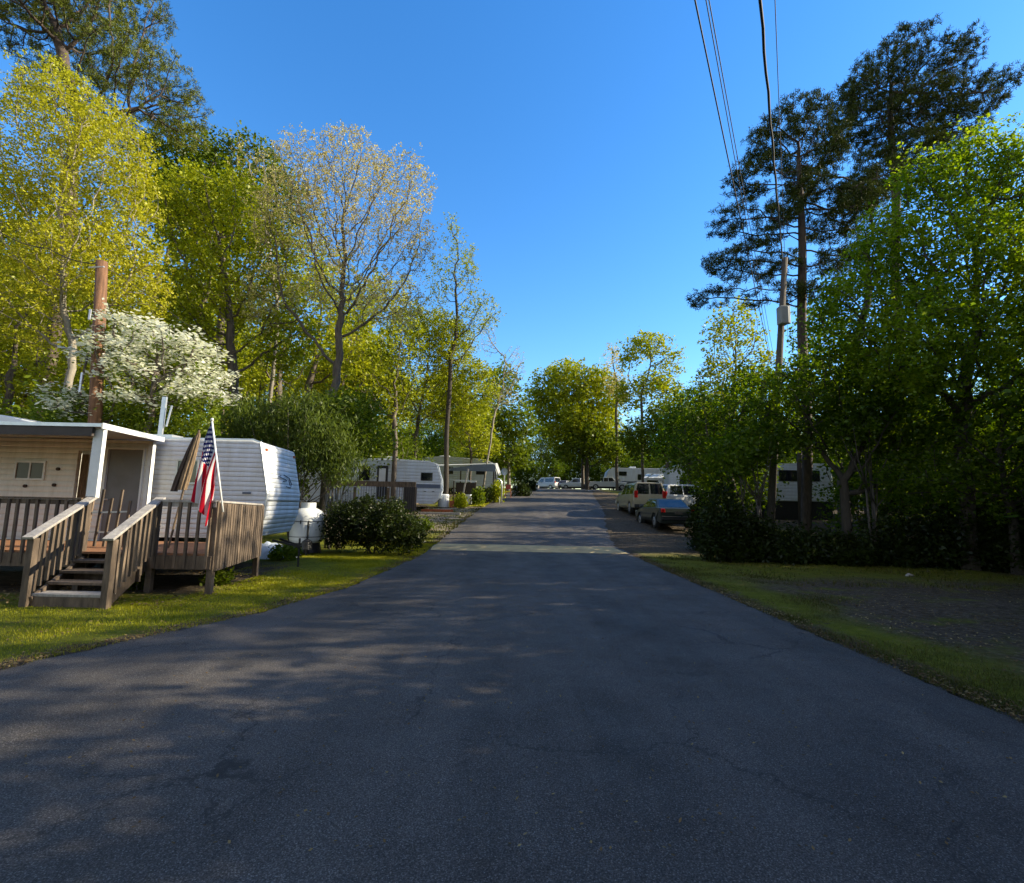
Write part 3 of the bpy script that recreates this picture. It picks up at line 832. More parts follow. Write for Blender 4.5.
# RV1: ribbed aluminium travel trailer beside the deck
g1 = Vector((-5.55, 11.15, 0))
prof1 = [(-4.6, .78), (-4.6, 2.88), (-.25, 2.94), (-.08, 2.88), (.15, 1.75), (.13, 1.25), (-.05, .78)]
rv1 = trailer('travel_trailer', 'ribbed silver-white travel trailer with a sloping nose behind the deck and flag', g1, R(5), prof1, 2.25, M['rv1'],
              windows=[(-1.78, -1.38, 1.95, 2.42, M['alu'], M['glass'])], wheels=(-2.9, -3.7),
              roofs=[(-1.2, -.85, .8, 1.2, 2.93, 3.0)])
# corner moulding, front seam, front emblem, marker lamps
cm = MB().tube([(-.08, -.01, 2.88), (.15, -.01, 1.75), (.13, -.01, 1.25), (-.05, -.01, .78)], .022, 6).build('corner_moulding', M['alu'], rv1)
MB().bar((.155, .02, 1.60), (.155, 2.23, 1.60), .03, .025).build('front_seam', M['alu'], rv1)
def fx(z): return -.08 + (2.88 - z) / (2.88 - 1.75) * .23
em = MB()
for pts in ([(.78, 2.16), (1.2, 2.12), (1.3, 2.08), (1.05, 2.06)], [(1.15, 2.22), (1.5, 2.16), (1.62, 2.0), (1.5, 1.92), (1.2, 1.94)], [(.72, 2.12), (.95, 2.2)], [(1.45, 2.1), (1.5, 1.97)]):
    em.tube([(fx(z) + .012, y, z) for y, z in pts], .010, 5)
em.build('emblem', M['bluegrey'], rv1)
for y in (.25, 2.1): lbox(fx(2.75) - .01, fx(2.75) + .03, y - .05, y + .05, 2.72, 2.77).build('marker_lamp', M['orange'], rv1)
lbox(-.38, -.2, -.02, .003, 1.73, 1.77).build('name_plate', M['stripe'], rv1)
# vent pipe and little mast on its roof
mp_ = at(160, 437, 11.6); tp_ = at(165, 397, 11.6); mb = MB().bar(mp_, tp_, .10, .05).bar(mp_ + Vector((.12, 0, .25)), mp_ + Vector((.2, 0, .75)), .03, .03)
mast = empty('roof_mast', mp_, 0, 'pale tilted aerial mast folded up at the end of the silver trailer roof', 'aerial')
wb(mb, 'mast', M['alu'], mast); wb(MB().box(mp_.x - .25, mp_.x + .35, 11.5, 11.9, mp_.z - .12, mp_.z + .05), 'mast_base', M['alu'], mast)
# A-frame tongue and tarp
tg = MB().bar((.0, .9, .66), (.6, 1.12, .5), .04, .05).bar((.0, 1.4, .66), (.6, 1.14, .5), .04, .05).tube([(.56, 1.13, .0), (.56, 1.13, .7)], .025, 8)
tg.build('tongue', M['dark'], rv1)
tv = MB(); n1, n2 = 16, 12
rr_ = random.Random(4)
for i in range(n1 + 1):
    for j in range(n2 + 1):
        u, v = i / n1, j / n2
        h = .46 * (math.sin(math.pi * u) ** .5 if 0 < u < 1 else 0) * (math.sin(math.pi * v) ** .5 if 0 < v < 1 else 0) * (1 - .3 * u) + rr_.uniform(-.05, .05)
        tv.v.append((-7.5 + 1.45 * u + .1 * math.sin(v * 6), 13.9 + 1.2 * v + .08 * math.sin(u * 7), max(.0, h)))
for i in range(n1):
    for j in range(n2):
        k = i * (n2 + 1) + j; tv.f.append((k, k + 1, k + n2 + 2, k + n2 + 1))
o = tv.build('tarp_cover', M['tarp'], smooth=True, fix=True); tag(o, 'crumpled pale blue-white tarp over the trailer tongue beside the gas tank', 'tarp')

# ================================================================ GAS TANK
q = onground(309, 15.6)
tank = empty('gas_tank', q, 0, 'upright white gas tank with domed top and collar beside the dark bush', 'gas tank')
rT = .49
pr = [(rT * .55, .30), (rT * .92, .36), (rT, .46), (rT, 1.08), (rT * .97, 1.18), (rT * .82, 1.30), (rT * .5, 1.38), (.02, 1.40)]
mb = MB(); k = 28
for r_, z in pr:
    for j in range(k): a = 2 * math.pi * j / k; mb.v.append((r_ * math.cos(a), r_ * math.sin(a), z))
for i in range(len(pr) - 1):
    for j in range(k): mb.f.append((i * k + j, i * k + (j + 1) % k, (i + 1) * k + (j + 1) % k, (i + 1) * k + j))
mb.f.append(tuple(range(k))[::-1])
mb.build('vessel', M['tankwhite'], tank, smooth=True)
mb = MB(); k = 24
for r_, z in ((.22, 1.36), (.22, 1.55), (.205, 1.55), (.205, 1.36)):
    for j in range(k): a = 2 * math.pi * j / k; mb.v.append((r_ * math.cos(a), r_ * math.sin(a), z))
for i in range(3):
    for j in range(k): mb.f.append((i * k + j, i * k + (j + 1) % k, (i + 1) * k + (j + 1) % k, (i + 1) * k + j))
mb.build('collar', M['tankwhite'], tank, smooth=False)
MB().tube([(0, 0, 1.38), (0, 0, 1.52)], .05, 10).build('valve', M['rim'], tank)
for z in (.98, .52):
    mb = MB(); k = 28
    for r_, zz in ((rT + .008, z), (rT + .008, z + .018)):
        for j in range(k): a = 2 * math.pi * j / k; mb.v.append((r_ * math.cos(a), r_ * math.sin(a), zz))
    for j in range(k): mb.f.append((j, (j + 1) % k, k + (j + 1) % k, k + j))
    mb.build('band', M['dark'], tank, fix=False)
MB().tube([(0, 0, .06), (0, 0, .34)], [.46, .40], 20).build('base_ring', M['dark'], tank)
for a in (0.5, 2.1, 3.7, 5.3): lbox(.40 * math.cos(a) - .05, .40 * math.cos(a) + .05, .40 * math.sin(a) - .05, .40 * math.sin(a) + .05, -.06, .1).build('foot', M['dark'], tank)
for x in (-.2, .0, .24): MB().bar((x, -rT - .012, .92), (x, -rT - .012, 1.02), .03, .02, up=(0, 1, 0)).build('lug', M['dark'], tank)
q2 = q + Vector((.28, -.62, 0))
post = empty('marker_post', q2, 0, 'short dark post with a pointed cover standing in front of the gas tank', 'post')
MB().tube([(0, 0, -.05), (0, 0, .98)], .03, 8).build('stake', M['dark'], post)
MB().tube([(0, 0, .2), (0, 0, .42), (0, 0, .50)], [.17, .14, .03], 10).build('cover', M['dark'], post)

# ================================================================ FLAG
fb = at(223, 512, 8.6); ft = at(212, 421, 8.6)
flag = empty('flag', fb, 0, 'united states flag hanging from a slanted white pole on the deck rail', 'flag')
wb(MB().tube([fb, ft], .016, 8).tube([ft, ft + Vector((0, 0, .05))], [.026, .02], 8), 'pole', M['white'], flag, smooth=True)
def flagmat():
    m, t, o = _new('flag_cloth')
    uv = N(t, 'ShaderNodeUVMap'); sp = N(t, 'ShaderNodeSeparateXYZ'); t.links.new(uv.outputs[0], sp.inputs[0])
    def mth(op, a, b=None):
        n = N(t, 'ShaderNodeMath', operation=op)
        for k, v in enumerate((a, b)):
            if v is None: continue
            if isinstance(v, (int, float)): n.inputs[k].default_value = v
            else: t.links.new(v, n.inputs[k])
        return n.outputs[0]
    u, v = sp.outputs['X'], sp.outputs['Y']   # v = 0 at the top stripe
    s = mth('FLOOR', mth('MULTIPLY', v, 13.0)); odd = mth('MODULO', s, 2.0)
    stripes = N(t, 'ShaderNodeMix', data_type='RGBA'); t.links.new(odd, stripes.inputs[0])
    stripes.inputs[6].default_value = (.52, .015, .035, 1); stripes.inputs[7].default_value = (.80, .78, .76, 1)
    # stars: two staggered grids of 6x5 and 5x4
    U = mth('DIVIDE', u, .4); Vv = mth('DIVIDE', v, 7 / 13)
    def grid(off):
        a = mth('SUBTRACT', mth('FRACT', mth('ADD', mth('MULTIPLY', U, 6.0), off)), .5)
        b = mth('SUBTRACT', mth('FRACT', mth('ADD', mth('MULTIPLY', Vv, 5.0), off)), .5)
        d = mth('SQRT', mth('ADD', mth('MULTIPLY', a, a), mth('MULTIPLY', b, b)))
        return mth('LESS_THAN', d, .21)
    stars = mth('MAXIMUM', grid(0.0), grid(.5))
    can = N(t, 'ShaderNodeMix', data_type='RGBA'); t.links.new(stars, can.inputs[0]); can.inputs[6].default_value = (.018, .022, .11, 1); can.inputs[7].default_value = (.75, .75, .78, 1)
    inc = mth('MULTIPLY', mth('LESS_THAN', u, .4), mth('LESS_THAN', v, 7 / 13))
    mx = N(t, 'ShaderNodeMix', data_type='RGBA'); t.links.new(inc, mx.inputs[0]); t.links.new(stripes.outputs[2], mx.inputs[6]); t.links.new(can.outputs[2], mx.inputs[7])
    d = N(t, 'ShaderNodeBsdfDiffuse'); tr = N(t, 'ShaderNodeBsdfTranslucent'); ms = N(t, 'ShaderNodeMixShader'); ms.inputs[0].default_value = .4
    t.links.new(mx.outputs[2], d.inputs[0]); t.links.new(mx.outputs[2], tr.inputs[0]); t.links.new(d.outputs[0], ms.inputs[1]); t.links.new(tr.outputs[0], ms.inputs[2])
    t.links.new(ms.outputs[0], o.inputs['Surface'])
    return m
NU, NV = 46, 40
me = bpy.data.meshes.new('cloth'); vs = []; fs = []; uvs = []
top = ft - (ft - fb).normalized() * .03; pd = (fb - ft).normalized()
for i in range(NU + 1):
    for j in range(NV + 1):
        u, v = i / NU, j / NV
        h = top + pd * (.80 * v)
        drop = u * (1.22 * (1 - v) + .98 * v) + .05 * u * math.sin(v * 9)
        e_ = 1 - math.exp(-u * 3.2)
        sx = -(.02 + .17 * (1 - v) ** .9) * e_ - .04 * math.sin(v * 14) * u
        sy = (.075 * math.sin(v * 15.0 + u * 2.0) * min(1, u * 2.2)) - .03 * u
        vs.append((h.x + sx, h.y + sy - .01, h.z - drop)); uvs.append((u, v))
for i in range(NU):
    for j in range(NV):
        k = i * (NV + 1) + j; fs.append((k, k + 1, k + NV + 2, k + NV + 1))
me.from_pydata(vs, [], fs); l = me.uv_layers.new(name='UVMap')
for lp in me.loops: l.data[lp.index].uv = uvs[lp.vertex_index]
me.materials.append(flagmat())
for p in me.polygons: p.use_smooth = True
o = bpy.data.objects.new('cloth', me); C.objects.link(o); o.parent = flag; o.location = -flag.location

# ================================================================ CLOSED UMBRELLA on the deck
ut = at(199, 433, 9.4); ub = at(182, 490, 9.4); fld = ub + (ub - ut).normalized() * .75
um = empty('closed_umbrella', Vector((fld.x, fld.y, .68)), 0, 'closed brown and beige patio umbrella leaning on the deck beside the flag', 'umbrella')
def folded(pts, rads, folds, ph=0, half=None):
    mb = MB(); n = 28; k0 = 0
    for p, r_ in zip(pts, rads):
        for j in range(n):
            a = 2 * math.pi * j / n; rr = r_ * (1 + .28 * math.sin(folds * a + ph)); mb.v.append((p.x + rr * math.cos(a), p.y + rr * math.sin(a) * .8, p.z))
    for i in range(len(pts) - 1):
        for j in range(n): mb.f.append((i * n + j, i * n + (j + 1) % n, (i + 1) * n + (j + 1) % n, (i + 1) * n + j))
    return mb
pts = [ut + (ub - ut) * f for f in (0, .06, .25, .5, .75, 1.0)]
wb(folded(pts, [.02, .035, .05, .062, .07, .066], 7), 'canopy', M['canvas'], um, smooth=True)
pts2 = [p + Vector((-.045 - .018 * i, -.02, -.03)) for i, p in enumerate(pts)]
wb(folded(pts2[1:], [.015, .03, .045, .055, .05], 5, 1), 'folded_flap', M['canvas_dark'], um, smooth=True)
wb(MB().tube([ut + Vector((0, 0, .06)), Vector((fld.x, fld.y, .69))], .02, 8), 'pole', M['wood'], um)

# ================================================================ SECOND TRAILER AND YARD
g2 = onground(441, 31); g2.z = zp(31) - .1
def p2x(px, rz=0.0): return None
# local frame: nose towards +x at 0, body to the left
h0 = 1.6 - g2.z - .0
prof2 = [(x * 1.14, .5 + (z - .78) * 1.12) for x, z in [(-8.6, .78), (-8.6, 3.12), (-3.0, 3.2), (-.75, 3.12), (-.28, 3.0), (-.03, 2.15), (.0, 1.6), (-.12, 1.1), (-.45, .78)]]
rv2 = trailer('travel_trailer', 'large white trailer with a dark stripe and round nose behind the long bush', g2, R(5), prof2, 2.5, M['rv2'],
              windows=[(-5.0, -4.4, 1.88, 2.68, M['dark'], M['glass']), (-1.25, -.6, 1.95, 2.38, M['dark'], M['glass'])],
              doors=[(-3.95, -3.28, .72, 2.78, M['dark'])], stripes=[(-2.6, -.08, 1.46, 1.70, M['stripe'])], wheels=(-5.3, -6.3),
              roofs=[(-3.7, -2.9, .9, 1.6, 3.18, 3.45), (-1.35, -.85, 1.0, 1.5, 3.1, 3.24)], skirts=None)
lbox(-3.82, -3.42, -.044, -.036, 1.8, 2.6).build('door_blind', M['white'], rv2)
for x in (-1.0, -.5): lbox(x - .08, x + .08, -.012, .0, 1.24, 1.28).build('marker_lamp', M['dark'], rv2)
for x in (-2.3, -6.2): MB().tube([(x, -.0, .55), (x, 0, 3.1)], .012, 5).build('seam', M['alu'], rv2)
# its low grey deck
d2 = Vector((at(415, 500, 28.4).x, 28.4, zp(28.4)))
dk2 = empty('deck', d2, R(3), 'low grey wooden deck with solid top rail in front of the white trailer', 'deck')
lbox(-5.2, 0, 0, 1.9, .62, .68).build('floor', M['wood'], dk2)
r2 = lbox(-5.2, .02, -.05, .0, 1.55, 1.85).build('railing', M['wood'], dk2)
for k in range(36):
    x = -5.15 + k * .142
    lbox(x, x + .03, -.045, -.01, .5, 1.55).build('baluster', M['bluegrey'] if k < 25 else M['wood'], r2)
for x in (-5.15, -3.35, -1.5, -.02): lbox(x - .06, x + .06, -.07, .05, -.1, 1.5).build('post', M['wood'], dk2)
gt2 = lbox(-.62, .12, -.30, -.26, .2, 1.55).build('gate', mat('gate_dark', (.05, .045, .045), .8, .2, 5), dk2)
for k in range(6): lbox(-.58 + k * .12, -.55 + k * .12, -.33, -.30, .2, 1.6).build('bar', M['polegrey'], gt2)
# timber curb beside the drive
q = onground(437, 24.0)
o = MB().box(-.9, 1.0, -.1, .1, -.03, .16).build('timber', M['orange'], bevel=.01); o.location = onground(437, 30.2); tag(o, 'orange-brown timber laid on the ground beside the pale drive', 'timber')
o = MB().box(-1.1, 1.3, -.1, .1, -.03, .14).build('timber', M['rail'], bevel=.01); o.location = onground(438, 28.8); tag(o, 'grey weathered timber laid across the pale drive, nearest the road camera', 'timber')
# white drums
def drum(px, d, r_, h, label):
    g = onground(px, d); e = empty('drum', g, 0, label, 'drum', 'white drums in the yard')
    MB().tube([(0, 0, 0), (0, 0, .02), (0, 0, h * .97), (0, 0, h)], [r_ * .95, r_, r_, r_ * .93], 20).build('barrel', M['tankwhite'], e, smooth=False)
    MB().tube([(0, 0, h), (0, 0, h + .03)], [r_ * .96, r_ * .9], 20).build('lid', M['rv_smooth'], e)
    return e
drum(443.5, 33.2, .37, .82, 'larger white drum standing beside the dark tree trunk')
drum(468.5, 35.5, .24, .68, 'smaller white drum standing under the shade frame')
# shade frame
g = onground(465, 36.5)
sf = empty('shade_frame', g, 0, 'small shade frame with white top bar and dark screen in the yard', 'shade frame')
for x in (-.85, .75): MB().box(x - .04, x + .04, -.04, .04, -.05, 1.62).build('post', M['wood'], sf)
MB().bar((-.9, -.03, 1.66), (.8, -.03, 1.60), .09, .10).build('top_bar', M['white'], sf)
lbox(-.7, .7, .0, .03, .25, 1.5).build('screen', mat('screen', (.05, .035, .025), .9, .3, 4), sf)
g = onground(463, 34.5)
o = MB().bar((-.15, 0, 0), (.28, .1, 2.55), .10, .08).build('leaning_plank', M['rail']); o.location = g; tag(o, 'tall pale plank leaning in front of the shade frame', 'plank')
# curved pipe post
g = onground(501, 37)
pp = empty('pipe_post', g, 0, 'pale curved pipe post at the road edge of the yard', 'post')
MB().tube([(.02, 0, -.1), (.05, 0, 1.2), (.0, 0, 1.62), (-.16, 0, 1.78), (-.42, 0, 1.84)], .055, 8).build('pipe', M['alu'], pp, smooth=True)
MB().tube([(-.12, .1, 0), (-.12, .1, .5)], .03, 6).build('stub', M['alu'], pp)
# orange chair-like stand
g = onground(508, 43)
ch = empty('folding_chair', g, 0, 'orange-brown folding chair in the yard by the road edge', 'chair')
for x in (-.25, .25): MB().bar((x, -.15, 0), (x * .8, .15, 1.15), .045, .045).build('leg', M['orange'], ch); MB().bar((x, .3, 0), (x * .9, .0, .5), .045, .045).build('leg', M['orange'], ch)
lbox(-.24, .24, -.08, .3, .47, .52).build('seat', M['orange'], ch); lbox(-.2, .2, .08, .12, .75, 1.15).build('backrest', M['red'], ch)
# round dish on a stand
g = onground(504, 47)
ds = empty('satellite_dish', g, 0, 'small blue-grey satellite dish on a pole behind the pipe post', 'satellite dish')
mb = MB(); k = 18
for r_, y in ((.02, .08), (.15, .05), (.26, -.0), (.30, -.05)):
    for j in range(k): a = 2 * math.pi * j / k; mb.v.append((r_ * math.cos(a), y, 2.2 + r_ * 1.15 * math.sin(a)))
for i in range(3):
    for j in range(k): mb.f.append((i * k + j, i * k + (j + 1) % k, (i + 1) * k + (j + 1) % k, (i + 1) * k + j))
mb.build('dish', M['tarp'], ds, smooth=True); MB().tube([(0, .1, -.1), (0, .1, 2.2)], .035, 8).build('pole', M['alu'], ds)
MB().tube([(0, -.05, 1.75), (0, -.4, 2.1)], .015, 5).build('feed_arm', M['alu'], ds)
# open carport with white sheet roof
g = onground(474, 41)
cp = empty('carport', g, 0, 'open carport with white sheet roof and blue-grey fascia in the yard', 'carport')
mb = MB(); mb.v += [(-3.9, -1.6, 2.45), (1.75, -1.6, 2.75), (1.75, 3, 3.15), (-3.9, 3, 2.9), (-3.9, -1.6, 2.5), (1.75, -1.6, 2.8), (1.75, 3, 3.2), (-3.9, 3, 2.95)]
mb.f += [(0, 3, 2, 1), (4, 5, 6, 7), (0, 1, 5, 4), (1, 2, 6, 5), (2, 3, 7, 6), (3, 0, 4, 7)]
mb.build('roof', M['white'], cp)
mb = MB(); mb.v += [(-1.9, -1.63, 2.15), (1.75, -1.63, 2.15), (1.75, -1.63, 2.72), (.2, -1.63, 2.66), (-1.9, -1.63, 2.32), (-1.9, -1.66, 2.15), (1.75, -1.66, 2.15), (1.75, -1.66, 2.72), (.2, -1.66, 2.66), (-1.9, -1.66, 2.32)]
mb.f += [(0, 1, 2, 3, 4), (9, 8, 7, 6, 5), (0, 5, 6, 1), (1, 6, 7, 2), (2, 7, 8, 3), (3, 8, 9, 4), (4, 9, 5, 0)]
mb.build('fascia', M['bluegrey'], cp)
MB().bar((1.78, -1.6, 2.75), (2.1, -1.4, 1.9), .05, .25).build('edge_flap', M['white'], cp)
for x, y in ((-3.7, -1.5), (-1.0, -1.5), (1.6, -1.5), (-3.7, 2.8), (1.6, 2.8)): MB().box(x - .05, x + .05, y - .05, y + .05, -.1, 2.5).build('post', M['wood'], cp)
# trailer parked beyond the carport
g = onground(497, 47)
trailer('travel_trailer', 'white trailer with pale roof parked behind the open carport', g, R(2), [(-8, .6), (-8, 3.3), (-5.2, 3.5), (-1.2, 3.3), (-.3, 2.9), (0, 1.8), (-.2, .6)], 2.5, M['rv2'],
        windows=[(-2.0, -1.2, 1.9, 2.5, M['dark'], M['glass']), (-5.0, -4.2, 1.9, 2.5, M['dark'], M['glass'])], wheels=(-4, -4.9), roofs=[(-5.6, -4.6, .8, 1.5, 3.4, 3.65)])
# low wall of blue bins and clutter
for px_, d_, w_, h_, m_, lb in ((515, 46, .5, .9, 'bluegrey', 'blue-grey bin standing beside the road bushes'), (478, 37, .3, .55, 'orange', 'orange tub on the ground beside the shade frame'), (452, 33, .3, .4, 'orange', 'orange box on the ground beside the larger drum')):
    g = onground(px_, d_); e = empty('bin', g, 0, lb, 'bin')
    MB().prism([(-w_ * .42, 0), (-w_ * .5, h_), (w_ * .5, h_), (w_ * .42, 0)], -w_ * .45, w_ * .45).build('tub', M[m_], e, bevel=.02)
    lbox(-w_ * .53, w_ * .53, -w_ * .48, w_ * .48, h_ + .003, h_ + .05).build('rim', M[m_], e, bevel=.01)

# ================================================================ VEHICLES
def arch(cx, r_, z0, n=9):
    return [(cx + r_ * math.cos(a), max(z0, .33 + r_ * math.sin(a))) for a in [math.pi - math.pi * i / (n - 1) for i in range(n)]]
def vehicle(name, label, cat, loc, rz, Lh, Wd, body_top, green, paint, wr=.34, wx=(-1.45, 1.5), z0=.28, side_windows=(), rack=False, glass_=None, group=None, barn=False, bed=None, lampz=.9, top_in=.16, lamp_h=.16):
    e = empty(name, loc, rz, label, cat, group); hw = Wd / 2
    gl = glass_ or M['glass_sky']
    poly = [(-Lh, z0)] + arch(wx[0], wr + .06, z0) + arch(wx[1], wr + .06, z0) + [(Lh - .08, z0)] + body_top
    zb = max(p[1] for p in body_top)
    def ins(z): return .05 * max(0, (z - .75)) / .4 + (.04 if z < .4 else 0)
    MB().prism(poly, -hw, hw, inset=ins).build('body', paint, e, bevel=.035, seg=3)
    lbox(-Lh + .3, Lh - .3, -hw + .28, hw - .28, .2, .5).build('underbody', M['dark'], e)
    zg = min(p[1] for p in green)
    ztop = max(p[1] for p in green)
    def gi(z): return .055 + top_in * max(0, (z - zg)) / (ztop - zg)
    MB().prism(green, -hw, hw, inset=gi).build('cabin', paint, e, bevel=.035, seg=3)
    # windows
    for poly_ in side_windows:
        for s in (-1, 1):
            mb = MB(); n = len(poly_)
            for off in (-.004, .007):
                for x, z in poly_: mb.v.append((x, s * (hw - gi(z) + off), z))
            mb.f.append(tuple(range(n))); mb.f.append(tuple(range(n, 2 * n))[::-1])
            for i in range(n): mb.f.append((i, (i + 1) % n, n + (i + 1) % n, n + i))
            mb.build('window', gl, e)
    def pane(a, b, nm, f0=.12, f1=.9, splits=((-1, 1),)):
        # a, b: cabin profile corners (x,z) bottom/top
        dx, dz = b[0] - a[0], b[1] - a[1]; L_ = math.hypot(dx, dz); nx_, nz_ = (dz / L_, -dx / L_)
        if nx_ * (1 if a[0] > 0 else -1) < 0: nx_, nz_ = -nx_, -nz_
        for s0, s1 in splits:
            mb = MB()
            for off in (-.004, .008):
                for f, s in ((f0, s0), (f0, s1), (f1, s1), (f1, s0)):
                    z = a[1] + dz * f; y = s * (hw - gi(z) - .09)
                    mb.v.append((a[0] + dx * f + nx_ * off, y, z + nz_ * off))
            mb.f += [(0, 1, 2, 3), (7, 6, 5, 4), (0, 4, 5, 1), (1, 5, 6, 2), (2, 6, 7, 3), (3, 7, 4, 0)]
            mb.build(nm, gl, e)
    pane(green[0], green[1], 'rear_window', splits=((-1, -.06), (.06, 1)) if barn else ((-1, 1),))
    pane(green[-1], green[-2], 'windshield')
    for x in wx:
        for s in (-1, 1):
            y = s * (hw - .13)
            w_ = MB().tube([(x, y - .11, wr), (x, y + .11, wr)], wr, 22).build('wheel', M['rubber'], e, bevel=.025)
            MB().tube([(x, y + s * .10, wr), (x, y + s * .125, wr)], [wr * .66, wr * .60], 18).build('rim', M['rim'], w_)
            MB().tube([(x, y + s * .11, wr), (x, y + s * .14, wr)], [wr * .16, wr * .12], 10).build('hub', M['dark'], w_)
    for s in (-1, 1):
        y = s * (hw - .17)
        lbox(-Lh - .012, -Lh + .1, min(y - .1, y + .1), max(y - .1, y + .1), lampz - lamp_h, lampz + lamp_h).build('tail_lamp', M['red'], e, bevel=.02)
        lbox(Lh - .14, Lh - .03, min(y - .15, y + .15), max(y - .15, y + .15), .62, .78).build('headlight', M['clear'], e, bevel=.02)
        lbox(.55, .75, min(s * (hw + .0), s * (hw + .17)), max(s * hw, s * (hw + .17)), zb - .02, zb + .12).build('mirror', paint, e, bevel=.03)
    lbox(-Lh - .07, -Lh + .1, -hw + .06, hw - .06, .38, .58).build('rear_bumper', M['dark'], e, bevel=.03)
    lbox(Lh - .12, Lh + .03, -hw + .06, hw - .06, .34, .54).build('front_bumper', M['dark'], e, bevel=.03)
    lbox(-Lh - .02, -Lh + .0, -.18, .18, .66, .80).build('plate', M['polegrey'], e)
    if rack:
        for s in (-1, 1): lbox(-1.9, .3, s * (hw - .3) - .02, s * (hw - .3) + .02, ztop + .002, ztop + .06).build('roof_rail', M['dark'], e)
    if bed:
        lbox(bed[0], bed[1], -hw + .14, hw - .14, bed[2] - .03, bed[2] + .006).build('bed_liner', M['dark'], e)
    return e
# SUV
gs = Vector((8.05, 31.6, zp(31.6))); gs.z = zp(31.6)
vehicle('parked_suv', 'tan full-size sport utility vehicle with roof rails parked ahead of the sedan', 'car', gs, R(90), 2.55, 1.98,
        [(2.5, .80), (2.42, .98), (1.15, 1.14), (-2.5, 1.12), (-2.55, .8)], [(-2.5, 1.08), (-2.34, 1.84), (.45, 1.86), (1.15, 1.1)], M['tan'], wr=.38, wx=(-1.5, 1.65), z0=.36,
        side_windows=[[(-2.2, 1.18), (-2.12, 1.72), (-1.25, 1.74), (-1.25, 1.18)], [(-1.15, 1.18), (-1.15, 1.74), (-.3, 1.75), (-.3, 1.18)], [(-.2, 1.18), (-.2, 1.75), (.38, 1.75), (.85, 1.18)]],
        rack=True, barn=True, lampz=1.15, lamp_h=.2, top_in=.2)
gs = Vector((7.75, 25.6, zp(25.4)))
vehicle('parked_sedan', 'dark green sedan with blue rear glass parked nearest on the gravel shoulder', 'car', gs, R(90), 2.3, 1.76,
        [(2.28, .62), (2.2, .74), (1.25, .92), (-1.7, .97), (-2.22, .95), (-2.3, .75)], [(-1.72, .93), (-1.02, 1.38), (.35, 1.41), (1.3, .88)], M['darkcar'], wr=.32, wx=(-1.35, 1.35), z0=.24,
        side_windows=[[(-1.35, 1.0), (-.98, 1.30), (-.38, 1.33), (-.38, .99)], [(-.30, .99), (-.30, 1.33), (.32, 1.34), (.95, .98)]], lampz=.82, lamp_h=.09, top_in=.22)
gs = Vector((11.6, 33.5, zp(33.5)))
vehicle('parked_minivan', 'white minivan mostly hidden beside the tan sport utility vehicle and bushes', 'car', gs, R(25), 2.4, 1.9,
        [(2.38, .70), (2.3, .85), (1.45, 1.02), (-2.35, 1.05), (-2.4, .7)], [(-2.35, 1.0), (-2.1, 1.72), (.3, 1.76), (1.6, .98)], M['whitecar'], wx=(-1.5, 1.5),
        side_windows=[[(-2.1, 1.08), (-1.95, 1.62), (-1.0, 1.65), (-1.0, 1.08)], [(-.9, 1.08), (-.9, 1.66), (.0, 1.66), (.0, 1.08)], [(.1, 1.08), (.1, 1.66), (.35, 1.66), (1.2, 1.06)]], lampz=1.1)
# pickup broadside
gs = onground(608, 74)
vehicle('parked_pickup', 'white crew pickup parked broadside across the end of the road', 'pickup', gs, R(-3), 2.85, 1.95,
        [(2.8, .85), (2.7, 1.05), (1.3, 1.14), (-2.8, 1.14), (-2.85, .8)], [(-.85, 1.1), (-.75, 1.82), (.55, 1.84), (1.2, 1.1)], M['whitecar'], wr=.38, wx=(-1.9, 1.9), z0=.42,
        side_windows=[[(-.7, 1.2), (-.66, 1.7), (-.1, 1.72), (-.1, 1.2)], [(0, 1.2), (0, 1.72), (.5, 1.72), (.92, 1.2)]], bed=(-2.7, -.95, 1.14), lampz=1.0)
gs = onground(578, 84)
vehicle('parked_pickup', 'white pickup parked rear-on in the light left of the tree trunk', 'pickup', gs, R(150), 2.7, 1.95,
        [(2.65, .85), (2.55, 1.05), (1.3, 1.14), (-2.65, 1.14), (-2.7, .8)], [(-.85, 1.1), (-.75, 1.82), (.55, 1.84), (1.2, 1.1)], M['whitecar'], wr=.38, wx=(-1.8, 1.8), z0=.42,
        side_windows=[[(-.7, 1.2), (-.66, 1.7), (.5, 1.72), (.92, 1.2)]], bed=(-2.5, -.95, 1.14), lampz=1.0)
gs = onground(565, 88)
vehicle('parked_car', 'pale hatchback standing in sunlight behind the rear-on pickup', 'car', gs, R(70), 2.0, 1.7,
        [(1.98, .62), (1.9, .8), (1.2, .95), (-1.9, 1.0), (-2, .75)], [(-1.9, .95), (-1.6, 1.45), (.3, 1.47), (1.2, .9)], M['silver'], wx=(-1.2, 1.25),
        side_windows=[[(-1.5, 1.02), (-1.4, 1.36), (-.38, 1.38), (-.38, 1.0)], [(-.30, 1.0), (-.30, 1.38), (.28, 1.39), (.9, .99)]])
gs = onground(547, 92)
vehicle('parked_van', 'grey-white van parked in the shade at the far left bend', 'van', gs, R(135), 2.6, 1.95,
        [(2.55, .8), (2.4, 1.05), (1.7, 1.15), (-2.55, 1.15), (-2.6, .8)], [(-2.55, 1.1), (-2.4, 2.1), (.9, 2.12), (1.75, 1.1)], M['silver'], wr=.36, wx=(-1.6, 1.7),
        side_windows=[[(.1, 1.25), (.1, 1.9), (.8, 1.9), (1.3, 1.25)], [(-2.2, 1.25), (-2.15, 1.9), (-.2, 1.9), (-.2, 1.25)]], lampz=1.2)
